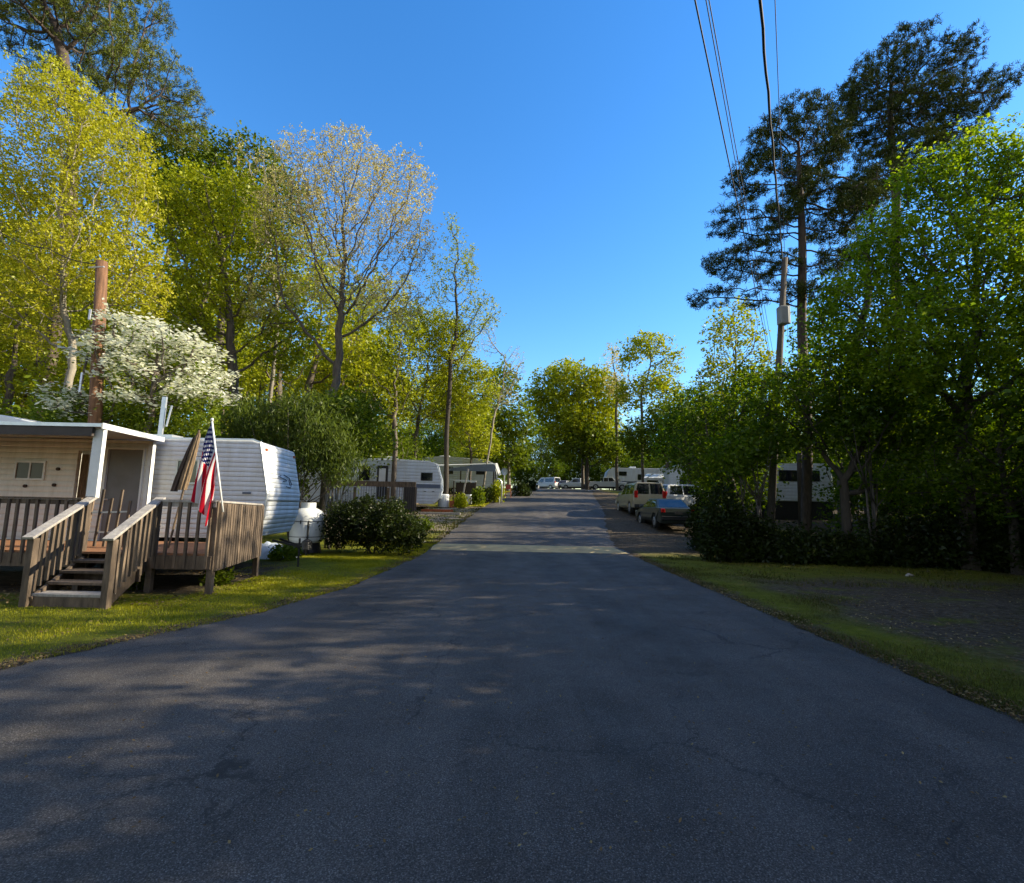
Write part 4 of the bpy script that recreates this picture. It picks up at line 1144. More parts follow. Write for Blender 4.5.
for px_ in (534.5, 538):
    g = onground(px_, 88); o = MB().tube([(0, 0, -.05), (0, 0, .55), (0, 0, .6)], [.16, .14, .05], 10).build('marker_stub', M['clear']); o.location = g
    tag(o, 'pale marker stub at the far left road bend, the ' + ('left' if px_ < 536 else 'right') + ' one of two', 'marker', 'pale marker stubs at the road bend')
# far fifth wheel trailer
g = onground(606, 80)
trailer('fifth_wheel_trailer', 'long white fifth wheel trailer with raised nose behind the broadside pickup', g, R(0),
        [(0, 1.9), (.35, 3.0), (1.0, 3.55), (9.9, 3.6), (9.9, .75), (2.4, .75), (2.2, 1.75)], 2.5, M['rv2'],
        windows=[(2.1, 3.3, 2.35, 2.95, M['dark'], M['glass']), (6.6, 8.3, 1.4, 2.15, M['dark'], M['glass']), (5.1, 5.5, 1.7, 2.3, M['dark'], M['glass'])],
        doors=[(5.0, 5.75, .85, 2.75, M['whitecar'])], stripes=[(2.5, 4.9, 1.15, 1.45, M['stripe'])], wheels=(6, 7), roofs=[(4, 5, .8, 1.5, 3.58, 3.85)])
# white canopy and slanted awning right of it
g = onground(662, 62)
cn = empty('canopy_tent', g, 0, 'white low canopy with slanted awning pole behind the parked cars', 'canopy')
mb = MB(); mb.v += [(-2.2, 0, 1.75), (2.3, 0, 1.75), (2.0, 2.5, 2.4), (-1.2, 2.5, 2.4), (-2.2, -.03, 1.45), (2.3, -.03, 1.45)]
mb.f += [(0, 1, 2, 3), (0, 4, 5, 1)]
o_ = mb.build('roof', M['white'], cn, fix=False); sm = o_.modifiers.new('s', 'SOLIDIFY'); sm.thickness = .03
MB().bar((-2.0, -.1, 1.6), (1.3, -.2, 3.9), .25, .12).build('awning_arm', M['white'], cn)
for x in (-2.1, .2, 2.2): MB().box(x - .05, x + .05, -.05, .05, -.1, 1.5).build('post', M['white'], cn)
g = onground(680, 58)
sh = empty('shed', g, 0, 'small pale shed seen through the leaves at the right of the canopy', 'shed')
lbox(-1.2, 2.4, 0, 2, -.1, 2.9).build('wall', M['rv2'], sh); MB().prism([(-1.35, 2.9), (.6, 3.6), (2.55, 2.9)], -.1, 2.1).build('roof', M['alu'], sh); lbox(0, .8, -.02, .0, .1, 2.0).build('door', M['dark'], sh)
# trailer behind the right-hand thicket
g = onground(770, 30)
trailer('camper_trailer', 'white camper trailer glimpsed behind the dark thicket on the right', g, R(-4), [(-.4, 1.1), (-.45, 1.6), (-.1, 3.3), (3.6, 3.35), (3.7, 1.1)], 2.3, M['rv2'],
        windows=[(.6, 1.6, 2.3, 2.9, M['dark'], M['glass']), (2.3, 2.9, 2.3, 2.9, M['dark'], M['glass'])], skirts=(0, 3.6, 1.12), wheels=(1.8,))

# ================================================================ POLES AND WIRES
pb = onground(766, 18.2); pt = at(785, 258, 18.2)
pole = empty('utility_pole', pb, 0, 'grey leaning utility pole with a transformer box among the right-hand trees', 'utility pole')
wb(MB().tube([pb - Vector((0, 0, .2)), pb + (pt - pb) * .5, pt], [.14, .125, .10], 12), 'pole', M['polegrey'], pole, smooth=True)
bx = at(780, 318, 18.15)
t_ = wb(MB().box(bx.x - .20, bx.x + .13, bx.y - .42, bx.y - .1, bx.z - .36, bx.z + .34), 'transformer', M['greybox'], pole, bevel=.05, seg=3)
wb(MB().tube([(bx.x + .19, bx.y - .22, bx.z - .3), (bx.x + .19, bx.y - .22, bx.z + .38)], .075, 10), 'insulator', M['greybox'], t_)
wb(MB().box(bx.x - .1, bx.x + .2, bx.y - .1, bx.y - .04, bx.z - .1, bx.z + .1), 'bracket', M['dark'], t_)
pb2 = onground(97, 13.2); pt2 = at(102, 262, 13.2)
pole2 = empty('utility_pole', pb2, 0, 'reddish brown utility pole behind the porch room and white blossom tree', 'utility pole')
wb(MB().tube([pb2 - Vector((0, 0, .2)), pt2], [.165, .135], 14), 'pole', M['polewood'], pole2, smooth=True)
wb(MB().tube([pt2 + Vector((-.2, -.17, -.25)), pt2 + Vector((.22, -.17, -.22))], .02, 6), 'bolt', M['alu'], pole2)
for z_ in (.9, 2.0, 2.15): wb(MB().bar(pt2 + Vector((.0, -.16, -z_ * 1.6)), pt2 + Vector((.02, -.19, -z_ * 1.6 - .3)), .05, .03, up=(0, 1, 0)), 'bracket', M['alu'], pole2)
def wire(pts, r_, label, sag=0.0, nm='wire', group=None, twist=0):
    P_ = []
    for a, b in zip(pts[:-1], pts[1:]):
        for i in range(24):
            f = i / 24; p = a + (b - a) * f; P_.append(p - Vector((0, 0, sag * 4 * f * (1 - f))) + (Vector((math.sin(i * 1.9), 0, math.cos(i * 1.9))) * twist))
    P_.append(pts[-1])
    o = MB().tube(P_, r_, 6).build(nm, M['cable'], smooth=True)
    return tag(o, label, 'cable', group)
def ext(a, b, k): return a + (a - b) * k
A = at(760, 0, 6.4); wire([ext(A, pt, .8), A, pt - Vector((.1, 0, .1))], .024, 'thick black service cable rising from the grey leaning pole', .06, twist=.012)
pf = onground(800, 27); pft = Vector((pf.x + .2, pf.y, pf.z + 8.6))
pole3 = empty('utility_pole', pf, 0, 'farther grey utility pole hidden behind the nearest pine', 'utility pole')
wb(MB().tube([pf - Vector((0, 0, .2)), pft], [.15, .11], 10), 'pole', M['polegrey'], pole3, smooth=True)
for (px0, px1, py1, r_, lb) in ((695, 729, 163, .014, 'leftmost thin overhead wire, the darker of the left three'), (706, 735, 160, .009, 'middle one of the left three overhead wires'), (709, 738, 160, .009, 'right one of the left three overhead wires'),
                            (775, 779, 105, .008, 'faint thin wire right of the thick cable')):
    A = at(px0, 0, 7.0); B = at(px1, py1, 7.0); zt = 9.6 if px0 != 775 else 10.6
    vA = (A - CAM); vB = (B - CAM)
    A = CAM + vA * ((zt - 1.6) / vA.z); B = CAM + vB * ((zt - 1.6) / vB.z)
    E = A + (B - A) * ((27 - A.y) / (B.y - A.y))
    wire([ext(A, B, 1.2), A, B, E], r_, lb)
wA = at(48, 248, 13.0); wB = pt2 - Vector((0, .2, .15)); wC = at(122, 276, 14)
wire([ext(wA, wB, 1.0), wA, wB], .013, 'thin slack wire running left from the reddish pole top', .1)
wire([wB, wC, wC + (wC - wB) * 5 - Vector((0, 0, 1))], .01, 'thin wire running right from the reddish pole top')

# ================================================================ NAMED TREES
# --- left
tree('pine_tree', 'tall dark pine towering behind the yellow tree at the top left corner', 30, 23,
     [L(60, 25, 23, 90, 38, 4), L(150, 85, 23, 50, 28, 3.5), L(175, 128, 23, 26, 14, 2), L(20, -40, 23, 90, 50, 4), L(110, -10, 23, 60, 30, 3), L(90, 110, 23, 60, 18, 3)], 13, M['needle'], M['barkpine'],
     base_r=.3, D=.42, kill=.6, natt=1900, kind='needle', per=16, leaf=.26, sigma=.12, k=6, leafcnt=2)
tree('maple_tree', 'big yellow-green spring tree with pale forked trunk at the left edge', 32, 16.4,
     [L(55, 110, 16.4, 45, 55), L(105, 165, 16.4, 48, 70), L(20, 190, 16.4, 50, 90), L(90, 260, 16.4, 60, 55), L(20, 300, 16, 50, 50), L(135, 215, 16.4, 28, 60), L(140, 285, 16.6, 30, 40)], 4.5, M['yellowleaf'], M['barkpale'],
     base_r=.11, D=.34, kill=.5, natt=2600, per=13, dens=6.5, leaf=.08, sigma=.19, leafcnt=3, lean=(.8, 0), tip=.008)
tree('maple_tree', 'yellow-green tree rising between the reddish pole and the bare budding tree', 235, 21,
     [L(190, 215, 21, 38, 50), L(235, 210, 21, 38, 48), L(215, 290, 21, 50, 55), L(270, 270, 21, 35, 60), L(180, 330, 20, 35, 40), L(285, 340, 21, 35, 35)], 4, M['limeleaf'], M['bark'],
     base_r=.2, D=.4, kill=.65, natt=1500, per=13, dens=5, leaf=.135, sigma=.25)
tree('oak_tree', 'olive green tree crown showing below the top left pine', 205, 29,
     [L(190, 160, 29, 45, 28), L(245, 165, 29, 40, 25), L(280, 200, 29, 30, 35), L(225, 210, 29, 60, 40), L(150, 190, 29, 30, 40)], 12, M['greenleaf'], M['bark'],
     base_r=.24, D=.5, kill=.7, natt=1500, per=15, leaf=.19, sigma=.34)
tree('birch_tree', 'slender tree with pale buds beside the olive crown', 262, 24,
     [L(240, 150, 24, 12, 22), L(258, 175, 24, 22, 30), L(270, 230, 24, 20, 50)], 9, M['bud'], M['barkpale'],
     base_r=.1, D=.3, kill=.45, natt=600, per=12, leaf=.075, sigma=.14, tip=.006, leafm_light=True)
tree('budding_tree', 'large nearly bare tree with spreading branches and pale buds, left of centre', 322, 20,
     [L(300, 165, 20, 35, 32), L(350, 165, 20, 40, 38), L(400, 190, 20, 38, 38), L(340, 220, 20, 50, 40), L(405, 240, 20, 35, 40), L(290, 220, 20, 40, 50), L(390, 300, 20, 40, 30), L(270, 300, 20, 30, 40), L(340, 280, 20, 40, 40)], 3.6, M['bud'], M['bark'],
     base_r=.17, D=.24, kill=.32, natt=3200, per=24, leaf=.07, sigma=.17, tip=.0055, leafcnt=2, bare=.05, tropism=.12, jitter=.2, shell=.3)
dog, S = tree('dogwood_tree', 'white flowering dogwood behind the porch room and reddish pole', 135, 13.6,
     [L(145, 330, 13.6, 30, 10, 1.6), L(185, 345, 13.6, 35, 10, 1.5), L(130, 352, 13.6, 35, 9, 1.4), L(205, 368, 13.8, 25, 7, 1), L(150, 375, 13.4, 45, 8, 1.5), L(195, 392, 13.6, 38, 7, 1.1), L(85, 352, 13.6, 20, 6, .8),
      L(70, 395, 13.4, 22, 6, .8), L(75, 412, 13.4, 26, 5, .8), L(140, 400, 13.4, 30, 6, 1)], 2.2, M['flower'], M['bark'],
     base_r=.09, D=.22, kill=.34, natt=1000, per=8, leaf=.10, sigma=.095, leafcnt=2, flat=.9, aspect=.9, tropism=-.02)
rg = np.random.default_rng(5)
S2 = np.repeat(S - np.array([0, 0, .16]), 5, 0) + rg.normal(0, .15, (len(S) * 5, 3))
low = np.array([at(30 + 190 * rg.uniform(), 385 + 50 * rg.uniform() ** .6, 13.2 + 1.6 * rg.uniform()) for _ in range(6500)])
V_, Q_ = leafquads(np.vstack([S2, low]), .10, rg, .6)
mesh_np('foliage', V_ - np.array(dog.location), Q_, M['greenleaf'], dog, rnd=rg.uniform(0, 1, len(Q_)))
tree('hornbeam_tree', 'fresh green tree standing behind the second trailer roof', 413, 36,
     [L(415, 330, 36, 28, 28), L(385, 370, 36, 32, 35), L(440, 350, 36, 35, 38), L(470, 390, 36, 30, 35), L(420, 400, 36, 40, 30), L(360, 400, 36, 25, 30)], 3.6, M['limeleaf'], M['bark'],
     base_r=.15, D=.42, kill=.65, natt=1300, per=14, dens=5, leaf=.15, sigma=.27)
tree('slim_tree', 'slim upright tree with thin new leaves and dark straight trunk by the drums', 445, 34,
     [L(452, 235, 34, 10, 25), L(462, 270, 34, 17, 35), L(440, 285, 34, 14, 30), L(478, 315, 34, 22, 25), L(455, 340, 34, 25, 30)], 10.5, M['limeleaf'], M['barkdark'],
     base_r=.19, D=.4, kill=.6, natt=1100, per=26, leaf=.13, sigma=.26, bare=.02, tip=.010)
tree('birch_tree', 'yellowish tree with light branches left of the fresh green tree', 372, 40,
     [L(375, 300, 40, 25, 25), L(350, 340, 40, 30, 40), L(400, 300, 40, 15, 25), L(330, 380, 40, 30, 25)], 5, M['yellowleaf'], M['barkpale'],
     base_r=.13, D=.45, kill=.7, natt=900, per=9, leaf=.18, sigma=.3)
tree('maple_tree', 'yellow-green tree hanging over the drums and carport', 470, 46,
     [L(465, 420, 46, 28, 22), L(445, 395, 46, 25, 25), L(480, 445, 46, 22, 12)], 4, M['limeleaf'], M['bark'],
     base_r=.12, D=.45, kill=.7, natt=700, per=14, leaf=.2, sigma=.3)
tree('bare_sapling', 'fine bare twigs leaning right above the carport', 482, 40,
     [L(515, 365, 40, 14, 22), L(500, 395, 40, 20, 14), L(488, 340, 40, 10, 20)], 5, M['bud'], M['barkpale'],
     base_r=.09, D=.3, kill=.45, natt=420, per=2, leaf=.09, sigma=.12, lean=(.6, 0), tip=.012)
tree('round_tree', 'mid green tree beyond the carport, left of the road end', 508, 55,
     [L(500, 385, 55, 18, 25), L(490, 425, 55, 25, 28), L(520, 430, 55, 20, 28), L(505, 455, 55, 28, 15)], 4, M['greenleaf'], M['barkpale'],
     base_r=.2, D=.7, kill=1.1, natt=900, per=16, leaf=.32, sigma=.5)
tree('round_tree', 'broad golden-green tree at the end of the road', 583, 74,
     [L(572, 388, 74, 32, 27), L(548, 400, 74, 24, 30), L(598, 400, 74, 24, 35), L(575, 425, 74, 40, 25), L(600, 435, 74, 22, 20)], 5, M['limeleaf'], M['bark'],
     base_r=.26, D=.9, kill=1.4, natt=1300, per=18, leaf=.4, sigma=.6)
tree('round_tree', 'smaller dark trunked tree beside the broadside pickup', 587, 71,
     [L(588, 440, 71, 22, 20), L(605, 450, 71, 22, 16), L(570, 450, 71, 15, 14)], 4.5, M['greenleaf'], M['barkdark'],
     base_r=.28, D=.8, kill=1.3, natt=500, per=16, leaf=.38, sigma=.55)
tree('tall_tree', 'tall open crowned tree above the far fifth wheel trailer', 643, 66,
     [L(648, 345, 66, 20, 12), L(668, 362, 66, 13, 12), L(628, 360, 66, 10, 12), L(655, 385, 66, 22, 14), L(630, 395, 66, 16, 18), L(672, 395, 66, 12, 15)], 13, M['limeleaf'], M['bark'],
     base_r=.2, D=.7, kill=1.0, natt=800, per=11, leaf=.34, sigma=.45)
tree('tall_tree', 'thin tree with tan buds left of the tall open crowned tree', 617, 70,
     [L(612, 358, 70, 10, 14), L(618, 385, 70, 13, 20)], 12, M['bud'], M['bark'],
     base_r=.22, D=.7, kill=1.0, natt=300, per=7, leaf=.25, sigma=.4)
tree('round_tree', 'leafy green tree behind the far trailer, right of the open crown', 668, 60,
     [L(665, 425, 60, 26, 22), L(640, 440, 60, 22, 18), L(690, 430, 60, 22, 30)], 4, M['greenleaf'], M['bark'],
     base_r=.25, D=.8, kill=1.2, natt=900, per=16, leaf=.36, sigma=.5)
# --- right
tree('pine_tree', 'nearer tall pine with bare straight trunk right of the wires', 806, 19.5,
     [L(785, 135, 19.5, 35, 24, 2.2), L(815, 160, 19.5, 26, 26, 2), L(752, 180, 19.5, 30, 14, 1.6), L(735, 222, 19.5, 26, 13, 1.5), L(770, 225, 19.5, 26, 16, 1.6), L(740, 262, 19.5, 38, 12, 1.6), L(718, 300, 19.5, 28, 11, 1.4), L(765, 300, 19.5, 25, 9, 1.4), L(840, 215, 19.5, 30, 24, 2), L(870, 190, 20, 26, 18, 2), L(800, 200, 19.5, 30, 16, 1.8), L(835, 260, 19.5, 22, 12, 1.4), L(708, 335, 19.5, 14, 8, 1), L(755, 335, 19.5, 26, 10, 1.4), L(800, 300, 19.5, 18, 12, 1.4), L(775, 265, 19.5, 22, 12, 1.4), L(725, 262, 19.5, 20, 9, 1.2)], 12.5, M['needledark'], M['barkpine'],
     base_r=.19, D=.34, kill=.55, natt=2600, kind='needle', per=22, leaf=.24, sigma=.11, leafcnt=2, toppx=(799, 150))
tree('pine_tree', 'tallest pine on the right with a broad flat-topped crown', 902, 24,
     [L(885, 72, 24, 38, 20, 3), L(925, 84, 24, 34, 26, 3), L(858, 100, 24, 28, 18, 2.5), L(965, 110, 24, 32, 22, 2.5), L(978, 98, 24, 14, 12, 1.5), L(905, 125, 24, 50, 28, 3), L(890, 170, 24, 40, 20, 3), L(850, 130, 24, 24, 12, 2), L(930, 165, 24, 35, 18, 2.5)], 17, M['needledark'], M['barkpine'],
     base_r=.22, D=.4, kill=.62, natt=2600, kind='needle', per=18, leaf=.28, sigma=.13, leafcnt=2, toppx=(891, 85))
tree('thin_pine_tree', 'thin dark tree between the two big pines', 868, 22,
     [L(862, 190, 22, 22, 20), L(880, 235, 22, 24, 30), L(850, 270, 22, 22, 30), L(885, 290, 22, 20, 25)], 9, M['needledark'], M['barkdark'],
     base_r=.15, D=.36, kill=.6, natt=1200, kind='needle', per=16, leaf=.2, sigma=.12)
tree('young_tree', 'small light green tree showing through under the nearer pine', 735, 33,
     [L(735, 330, 33, 28, 30), L(725, 375, 33, 30, 25), L(760, 370, 33, 22, 30), L(715, 405, 33, 22, 18)], 5, M['limeleaf'], M['bark'],
     base_r=.14, D=.45, kill=.7, natt=900, per=8, leaf=.2, sigma=.28)
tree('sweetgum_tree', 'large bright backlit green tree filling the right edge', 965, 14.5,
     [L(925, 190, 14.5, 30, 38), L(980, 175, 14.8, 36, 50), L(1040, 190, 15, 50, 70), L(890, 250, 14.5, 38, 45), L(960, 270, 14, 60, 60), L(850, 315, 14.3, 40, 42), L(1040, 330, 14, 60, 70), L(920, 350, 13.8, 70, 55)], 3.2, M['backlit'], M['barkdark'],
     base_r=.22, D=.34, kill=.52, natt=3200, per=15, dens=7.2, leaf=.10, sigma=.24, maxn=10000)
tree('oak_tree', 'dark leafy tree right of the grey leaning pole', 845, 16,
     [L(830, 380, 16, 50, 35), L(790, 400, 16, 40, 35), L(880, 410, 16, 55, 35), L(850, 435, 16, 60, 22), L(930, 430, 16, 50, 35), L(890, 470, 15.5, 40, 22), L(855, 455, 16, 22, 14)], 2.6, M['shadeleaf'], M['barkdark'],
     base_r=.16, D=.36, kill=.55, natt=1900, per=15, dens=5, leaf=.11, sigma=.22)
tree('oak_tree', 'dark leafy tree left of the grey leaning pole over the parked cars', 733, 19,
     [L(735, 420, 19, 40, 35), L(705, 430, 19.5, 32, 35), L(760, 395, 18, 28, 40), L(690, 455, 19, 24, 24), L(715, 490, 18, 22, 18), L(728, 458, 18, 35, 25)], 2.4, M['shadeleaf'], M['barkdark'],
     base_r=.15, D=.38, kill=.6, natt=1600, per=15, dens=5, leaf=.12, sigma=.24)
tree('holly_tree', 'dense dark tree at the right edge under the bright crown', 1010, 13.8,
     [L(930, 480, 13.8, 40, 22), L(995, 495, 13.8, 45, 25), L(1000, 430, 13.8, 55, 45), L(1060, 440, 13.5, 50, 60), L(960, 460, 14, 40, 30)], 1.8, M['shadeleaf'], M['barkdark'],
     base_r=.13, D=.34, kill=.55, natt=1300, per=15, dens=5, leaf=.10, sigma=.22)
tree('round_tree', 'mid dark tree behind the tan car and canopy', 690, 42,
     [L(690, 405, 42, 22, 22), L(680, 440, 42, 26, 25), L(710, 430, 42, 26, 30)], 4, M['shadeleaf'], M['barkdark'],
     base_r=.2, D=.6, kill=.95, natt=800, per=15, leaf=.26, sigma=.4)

# --- shrubs
g = onground(300, 16.2)
shrub('willow_bush', 'tall feathery green bush with many thin stems behind the gas tank', g,
      [L(262, 425, 16.5, 34, 28, 1.2), L(305, 420, 16.2, 32, 26, 1.1), L(250, 455, 16.5, 25, 30, 1), L(330, 440, 16, 28, 35, 1), L(300, 455, 16.5, 45, 25, 1.1), L(345, 465, 16.2, 16, 22, .8)], M['willow'], 20000, .16, aspect=.2, stems=14, stem_r=.035, clump=.18, nclump=620, axis=np.array([0, 0, .8]), barkm=M['bark'])
g = onground(335, 17.2)
shrub('small_tree', 'small multi-stemmed tree arching over the left end of the second trailer', g,
      [L(345, 415, 17.5, 36, 25, 1.4), L(365, 440, 17.5, 28, 16, 1.2), L(320, 440, 17.5, 22, 25, 1)], M['greenleaf'], 7500, .13, cat='tree', stems=7, stem_r=.045, clump=.22, nclump=300, barkm=M['barkpale'])
g = onground(375, 15.9)
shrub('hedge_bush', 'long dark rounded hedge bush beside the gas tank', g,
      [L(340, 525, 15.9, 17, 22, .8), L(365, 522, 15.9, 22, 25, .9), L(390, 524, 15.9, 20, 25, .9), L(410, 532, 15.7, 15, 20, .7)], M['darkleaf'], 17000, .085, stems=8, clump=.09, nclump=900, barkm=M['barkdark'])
for px_, d_, rw, rh, lm, lb, lf in ((290, 13.6, 14, 8, 'greenleaf', 'leafy weeds growing round the tarp beside the gas tank', .09), (225, 9.6, 12, 9, 'greenleaf', 'grassy plants under the right end of the deck', .07), (146, 8.9, 5, 8, 'greenleaf', 'small weed sprouting beside the stair foot', .05),
                                (461, 33, 7, 9, 'limeleaf', 'bright yard plant before the leaning plank', .14), (478, 35, 7, 12, 'greenleaf', 'tall dark plant right of the shade frame', .16), (497, 38, 8, 14, 'limeleaf', 'bright green plant inside the carport edge', .18),
                                (522, 46, 11, 9, 'darkleaf', 'dark rounded bush at the road edge past the folding chair', .2), (485, 37, 8, 10, 'darkleaf', 'dark bush in front of the carport', .18), (425, 22.5, 9, 7, 'greenleaf', 'low leafy plant on the pale drive by the trailer', .1), (530, 58, 8, 6, 'darkleaf', 'small dark bush beyond the road-edge bush', .25)):
    g = onground(px_, d_); s_ = d_ / F * (.75 if d_ > 20 else 1)
    shrub('leafy_plant', lb, g, [((g.x, g.y, g.z + rh * s_ * .8), (rw * s_, rw * s_, rh * s_))], M[lm], 1200, lf, cat='plant', stems=4, stem_r=.012, clump=.045 * max(1, d_ / 12), nclump=90)
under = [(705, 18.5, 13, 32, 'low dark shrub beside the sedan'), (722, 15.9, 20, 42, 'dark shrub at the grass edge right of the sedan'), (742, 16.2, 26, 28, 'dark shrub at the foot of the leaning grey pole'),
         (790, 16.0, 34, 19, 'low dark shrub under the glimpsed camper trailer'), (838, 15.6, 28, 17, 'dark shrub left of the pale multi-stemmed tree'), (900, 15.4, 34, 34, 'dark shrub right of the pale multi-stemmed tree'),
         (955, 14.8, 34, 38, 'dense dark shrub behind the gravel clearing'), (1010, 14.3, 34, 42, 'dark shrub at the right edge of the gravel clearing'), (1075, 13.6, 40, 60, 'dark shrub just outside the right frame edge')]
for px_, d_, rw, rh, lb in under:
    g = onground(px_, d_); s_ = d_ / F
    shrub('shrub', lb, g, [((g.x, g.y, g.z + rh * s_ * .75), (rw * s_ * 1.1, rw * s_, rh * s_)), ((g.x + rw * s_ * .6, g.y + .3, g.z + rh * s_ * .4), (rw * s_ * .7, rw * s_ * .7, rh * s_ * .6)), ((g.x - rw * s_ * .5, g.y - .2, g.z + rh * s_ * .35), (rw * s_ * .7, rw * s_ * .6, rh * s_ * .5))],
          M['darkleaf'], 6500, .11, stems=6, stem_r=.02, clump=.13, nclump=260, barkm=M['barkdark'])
for px_, d_, lb, lob in ((757, 16.4, 'two pale thin crossing stems of a small tree by the leaning pole', [L(735, 455, 16.4, 20, 20, 1), L(760, 440, 16.4, 24, 24, 1)]),
                         (872, 15.4, 'pale multi-stemmed small tree in the dark thicket', [L(845, 420, 15.4, 26, 28, 1.1), L(880, 405, 15.4, 26, 30, 1.1), L(905, 430, 15.4, 24, 26, 1.1)])):
    g = onground(px_, d_)
    shrub('small_tree', lb, g, lob, M['shadeleaf'], 4500, .13, cat='tree', stems=4, stem_r=.045, clump=.2, nclump=170, barkm=M['polegrey'])

# ================================================================ WOODS (too many to tell apart)
def proto(h, rad, seed, leafn=10, leaf=.22, clear=.35, k=4):
    rng = np.random.default_rng(seed); lob = []
    for i in range(7):
        a = rng.uniform(0, 6.28); q = rng.uniform(.1, .6) * rad
        lob.append(((q * math.cos(a), q * math.sin(a), h * rng.uniform(clear + .15, .86)), (rad * rng.uniform(.4, .6), rad * rng.uniform(.4, .6), h * rng.uniform(.12, .2))))
    return tree_arrays((0, 0, 0), lob, rng, h * clear, base_r=.014 * h, D=.8, kill=1.15, natt=520, per=leafn, dens=5.5, leaf=leaf, sigma=.5, k=k, leafcnt=3)[:4]
protos = [proto(16, 3.8, 11), proto(20, 4.4, 12), proto(13, 3.4, 13), proto(18, 3.6, 14, leafn=6)]
lows = []
for sd_ in (21, 22, 23):
    rng = np.random.default_rng(sd_)
    lows.append(tree_arrays((0, 0, 0), [((0, 0, 2.0), (1.6, 1.6, 1.9)), ((.7, .4, 3.6), (1.3, 1.3, 1.3)), ((-.7, -.5, 3.2), (1.3, 1.3, 1.5))], rng, .7, base_r=.08, D=.5, kill=.8, natt=380, per=22, leaf=.15, sigma=.33, k=4)[:4])
def wood(name, spots, pr, leafm, seed, smin=.85, smax=1.2, label=None):
    rng = np.random.default_rng(seed); Vs = []; Qs = []; mi = []; off = 0
    for s in spots:
        x, y = s[0], s[1]; sc = (s[2] if len(s) > 2 else 1) * rng.uniform(smin, smax)
        TV, TQ, LV, LQ = pr[rng.integers(len(pr))]
        a = rng.uniform(0, 6.28); ca, sa = math.cos(a), math.sin(a); Rm = np.array([[ca, -sa, 0], [sa, ca, 0], [0, 0, 1]]).T
        z = zp(y) - .1
        for Vx, Qx, m_ in ((TV, TQ, 0), (LV, LQ, 1)):
            Vs.append(Vx @ Rm * sc + np.array([x, y, z])); Qs.append(Qx + off); off += len(Vx); mi.append(np.full(len(Qx), m_))
    V_ = np.vstack(Vs); Q_ = np.vstack(Qs); mi = np.concatenate(mi).astype(np.int32)
    o = mesh_np(name, V_, Q_, M['bark'], rnd=rng.uniform(0, 1, len(Q_)))
    o.data.materials.append(leafm); o.data.polygons.foreach_set('material_index', mi)
    return tag(o, kind='stuff')
rw_ = np.random.default_rng(77)
def jit(x, y, s=1.0): return (x + rw_.uniform(-s, s), y + rw_.uniform(-s, s))
# left wood
sp = [jit(x, y, 1.6) for y in range(27, 66, 5) for x in np.arange(-14 - (y - 27) * .05, -62, -5.5)]
sp = [(x, y, .78 if x > -17 and y < 45 else 1) for x, y in sp if x < -11 or y > 50]
wood('woodland', sp, protos, M['limeleaf'], 1)
sp = [jit(x, y, 1.2) for y in (21, 25) for x in (-15, -19, -23, -28)] + [jit(x, 31, 1) for x in (-8, -12)]
wood('woodland', sp, [protos[2], protos[3]], M['limeleaf'], 2, .6, .8)
# left undergrowth behind the trailers
sp = [jit(x, y, .8) for x, y in ((-11.5, 17), (-14, 16.5), (-17, 17.5), (-9.5, 19), (-12, 20), (-20, 18), (-7.5, 33), (-10, 32), (-13, 31), (-16, 27), (-10, 36), (-6.5, 52), (-4.5, 56), (-7, 60), (-11, 50), (-13, 44), (-3.5, 63), (-9, 44))]
wood('undergrowth', sp, lows, M['greenleaf'], 3, .8, 1.2)
# far end
sp = [jit(x, y, 2) for y in (100, 110, 121) for x in range(-34, 52, 6)] + [jit(x, y, 1.5) for x, y in ((-8, 74), (-13, 80), (-5, 84), (-16, 70), (-20, 78), (-3, 92), (6, 100), (12, 98))]
wood('woodland', sp, protos, M['greenleaf'], 4, .75, 1.0)
sp = [(*jit(x, 101, 1.5), 1.7) for x in range(-44, 74, 3)] + [(*jit(x, y, 1), 1.3) for x, y in ((22, 66), (26, 70), (30, 74), (34, 66), (38, 60), (30, 56), (26, 60), (24, 90), (30, 92), (36, 88), (-10, 66), (-14, 62), (-18, 68), (-12, 72), (-20, 58), (-16, 76), (-24, 64), (-28, 56), (-22, 50), (-17, 46))] + [jit(x, 97, 1.5) for x in range(-6, 40, 3)] + [jit(x, y, 1) for x, y in ((-3, 80), (-6, 76), (-2, 87), (3, 97))]
wood('undergrowth', sp, lows, M['shadeleaf'], 5, .9, 1.4)
# right wood behind
sp = [jit(x, y, 1.5) for y in (22, 28, 35, 42, 50, 60, 71, 88) for x in np.arange(max(17.5, 12 + (y - 20) * .33), 62, 6.5)]
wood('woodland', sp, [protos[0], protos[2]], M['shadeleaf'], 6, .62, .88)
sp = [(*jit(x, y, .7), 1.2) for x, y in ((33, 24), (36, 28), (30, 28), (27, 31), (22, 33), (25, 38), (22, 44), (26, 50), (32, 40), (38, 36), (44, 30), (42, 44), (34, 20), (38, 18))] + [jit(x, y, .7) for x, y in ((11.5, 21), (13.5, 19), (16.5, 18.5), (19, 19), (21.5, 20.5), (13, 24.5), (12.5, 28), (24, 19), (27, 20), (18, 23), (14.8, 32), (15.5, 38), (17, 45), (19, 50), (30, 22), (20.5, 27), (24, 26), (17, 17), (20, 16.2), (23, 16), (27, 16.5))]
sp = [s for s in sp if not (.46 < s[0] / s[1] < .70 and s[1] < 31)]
wood('undergrowth', sp, lows, M['shadeleaf'], 7, .85, 1.2)
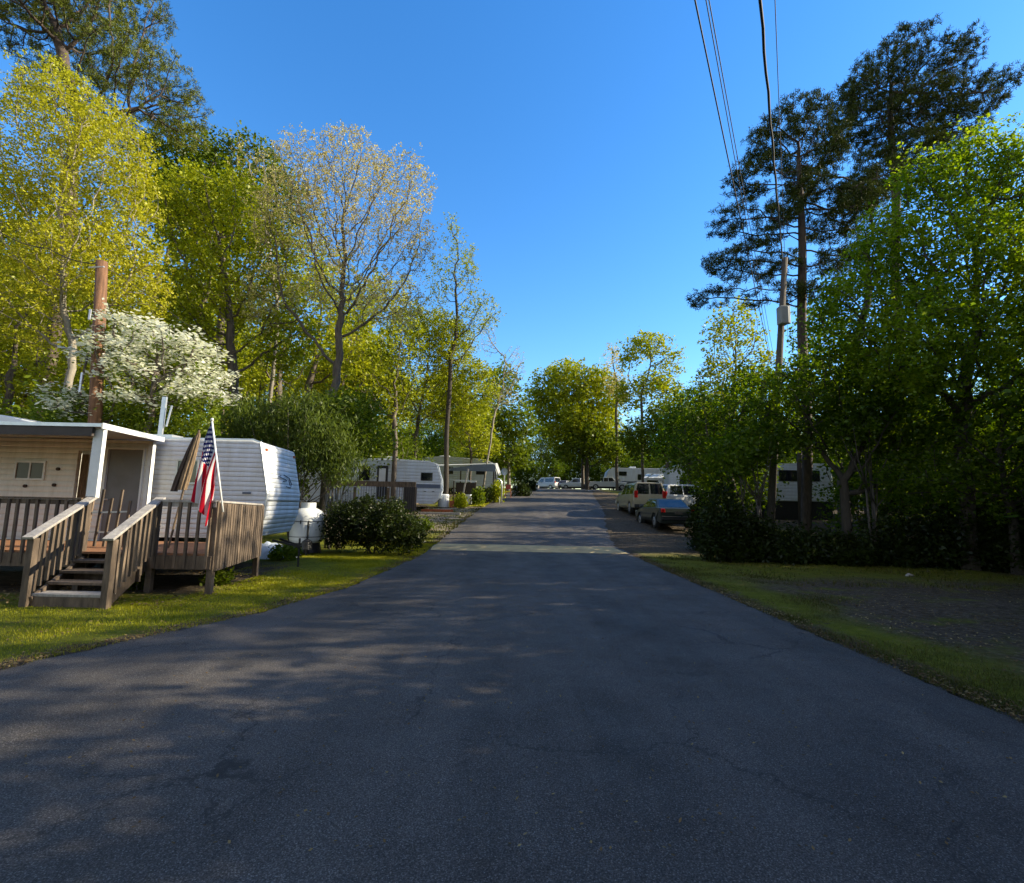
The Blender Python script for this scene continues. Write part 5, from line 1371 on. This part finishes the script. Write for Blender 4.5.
# roadside thicket to the right of and behind the camera: its shade falls on the road
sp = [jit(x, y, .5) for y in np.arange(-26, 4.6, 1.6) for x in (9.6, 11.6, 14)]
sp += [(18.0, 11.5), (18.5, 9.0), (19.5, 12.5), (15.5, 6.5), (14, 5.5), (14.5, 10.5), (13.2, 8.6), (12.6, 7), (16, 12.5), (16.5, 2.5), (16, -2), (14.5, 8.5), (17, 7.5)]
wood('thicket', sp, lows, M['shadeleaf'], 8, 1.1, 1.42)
sp = [(17, 3), (20, 7), (17.5, 10), (22, 1), (23, 11), (25, 5), (20, -3), (18.5, 8), (19.5, 3.5), (20.5, 10), (18.5, 13), (22, 14.5)]
wood('woodland', sp, [protos[3], protos[2]], M['shadeleaf'], 19, .78, .98)
sp = [(19, -7), (23, -13), (17, -17), (21, -24), (26, -4), (15, -11), (27, -19), (24, -30), (16, -28), (30, 3)]
wood('woodland', sp, protos, M['shadeleaf'], 9, .6, .8)

# ================================================================ GRASS, LITTER
def blades(name, n, region, h, w, m, seed, mask=None, clump=True):
    rng = np.random.default_rng(seed)
    y0, y1 = region
    u = rng.uniform(0, 1, n); Yb = y0 + (y1 - y0) * u ** 1.5
    Xb = np.array([0.0] * n)
    lo, hi = mask(Yb)
    Xb = lo + (hi - lo) * rng.uniform(0, 1, n)
    den = np.sin(Xb * 2.1 + np.sin(Yb * 1.7) * 2) * np.sin(Yb * 2.6 + Xb) + rng.normal(0, .5, n)
    k = den > -.35; Xb, Yb = Xb[k], Yb[k]; n = len(Xb)
    Zb = np.interp(Yb, _py, _pz)
    sc = np.clip(Yb / 7, .8, 2.4)
    hh = h * rng.uniform(.5, 1.3, n) * (1 + .3 * np.clip(den[k], -1, 1)); ww = w * sc * rng.uniform(.7, 1.3, n)
    a = rng.uniform(0, 6.28, n); dx, dy = np.cos(a), np.sin(a)
    b = np.stack([Xb, Yb, Zb - .005], 1); d = np.stack([dx, dy, 0 * dx], 1); s = np.stack([-dy, dx, 0 * dx], 1)
    ln = rng.uniform(.1, .8, n)[:, None]
    top = b + d * hh[:, None] * ln + np.array([0, 0, 1]) * (hh * (1 - .25 * ln[:, 0]))[:, None]
    V = np.stack([b - s * ww[:, None] * .5, b + s * ww[:, None] * .5, top + s * ww[:, None] * .15, top - s * ww[:, None] * .15], 1).reshape(-1, 3)
    o = mesh_np(name, V, np.arange(n * 4).reshape(-1, 4), m, rnd=rng.uniform(0, 1, n)); return tag(o, kind='stuff')
XLf = lambda y: np.interp(y, [p[0] for p in LE], [p[1] for p in LE]); XRf = lambda y: np.interp(y, [p[0] for p in RE], [p[1] for p in RE])
blades('grass', 230000, (3.8, 20), .032, .006, M['grass'], 31, lambda y: (np.where(y < 7.5, -10.5, np.where(y < 8.5, -5.8, np.where(y < 11, -5.3, -6.2))), XLf(y) + .06))
blades('grass', 16000, (34, 60), .09, .03, M['grass'], 32, lambda y: (XLf(y) - 3.2, XLf(y) + .05))
blades('grass', 9000, (19, 33), .07, .02, M['dullgrass'], 35, lambda y: (XLf(y) - 4, XLf(y) + .05))
blades('grass', 60000, (3.4, 16.5), .035, .006, M['dullgrass'], 33, lambda y: (XRf(y) - .05, XRf(y) + np.where(y < 9, 1.2, 2.2) + .3 * np.sin(y * 2.3)))
blades('grass', 5000, (11, 17), .07, .010, M['dullgrass'], 34, lambda y: (XRf(y) + .5, 15 + 0 * y))
def litter(name, n, fx_, fy_, size, m, seed, z=.01):
    rng = np.random.default_rng(seed); Yb = fy_(rng, n); Xb = fx_(rng, Yb)
    c = np.stack([Xb, Yb, np.interp(Yb, _py, _pz) + z + rng.uniform(0, .02, n)], 1)
    a = rng.uniform(0, 6.28, n); d = np.stack([np.cos(a), np.sin(a), rng.normal(0, .25, n)], 1) * size; s = np.stack([-np.sin(a), np.cos(a), rng.normal(0, .25, n)], 1) * size * .6
    V = np.stack([c - d, c + s, c + d, c - s], 1).reshape(-1, 3)
    o = mesh_np(name, V, np.arange(n * 4).reshape(-1, 4), m, rnd=rng.uniform(0, 1, n)); return tag(o, kind='stuff')
yy = lambda a, b, p=1.4: (lambda rng, n: a + (b - a) * rng.uniform(0, 1, n) ** p)
litter('fallen_leaves', 2600, lambda r, y: XLf(y) - np.abs(r.normal(0, .16, len(y))) + .06, yy(3.8, 18), .018, M['litter'], 41, .012)
litter('fallen_leaves', 3200, lambda r, y: XRf(y) + np.abs(r.normal(0, .18, len(y))) - .06, yy(3.2, 17), .018, M['litter'], 42, .012)
litter('fallen_leaves', 1500, lambda r, y: XLf(y) - r.uniform(.2, 5, len(y)), yy(4, 12), .016, M['litter'], 43, .04)
litter('fallen_leaves', 16000, lambda r, y: r.uniform(5.0, 16, len(y)), yy(4, 15), .018, M['litter'], 44, .02)
litter('fallen_leaves', 1400, lambda r, y: r.uniform(-3, 4, len(y)), yy(2.5, 18), .012, M['litter'], 45, .022)
litter('fallen_leaves', 1600, lambda r, y: r.uniform(-9, -4.8, len(y)), yy(7.6, 12), .025, M['litter'], 46, .02)
o = MB().tube([(0, 0, .01), (.1, .03, .03), (.22, .02, .02)], [.03, .055, .02], 7).build('stone', M['rail'], smooth=True); o.location = onground(900, 13.0); tag(o, 'pale stone lying in the sunlit patch at the thicket edge', 'stone')
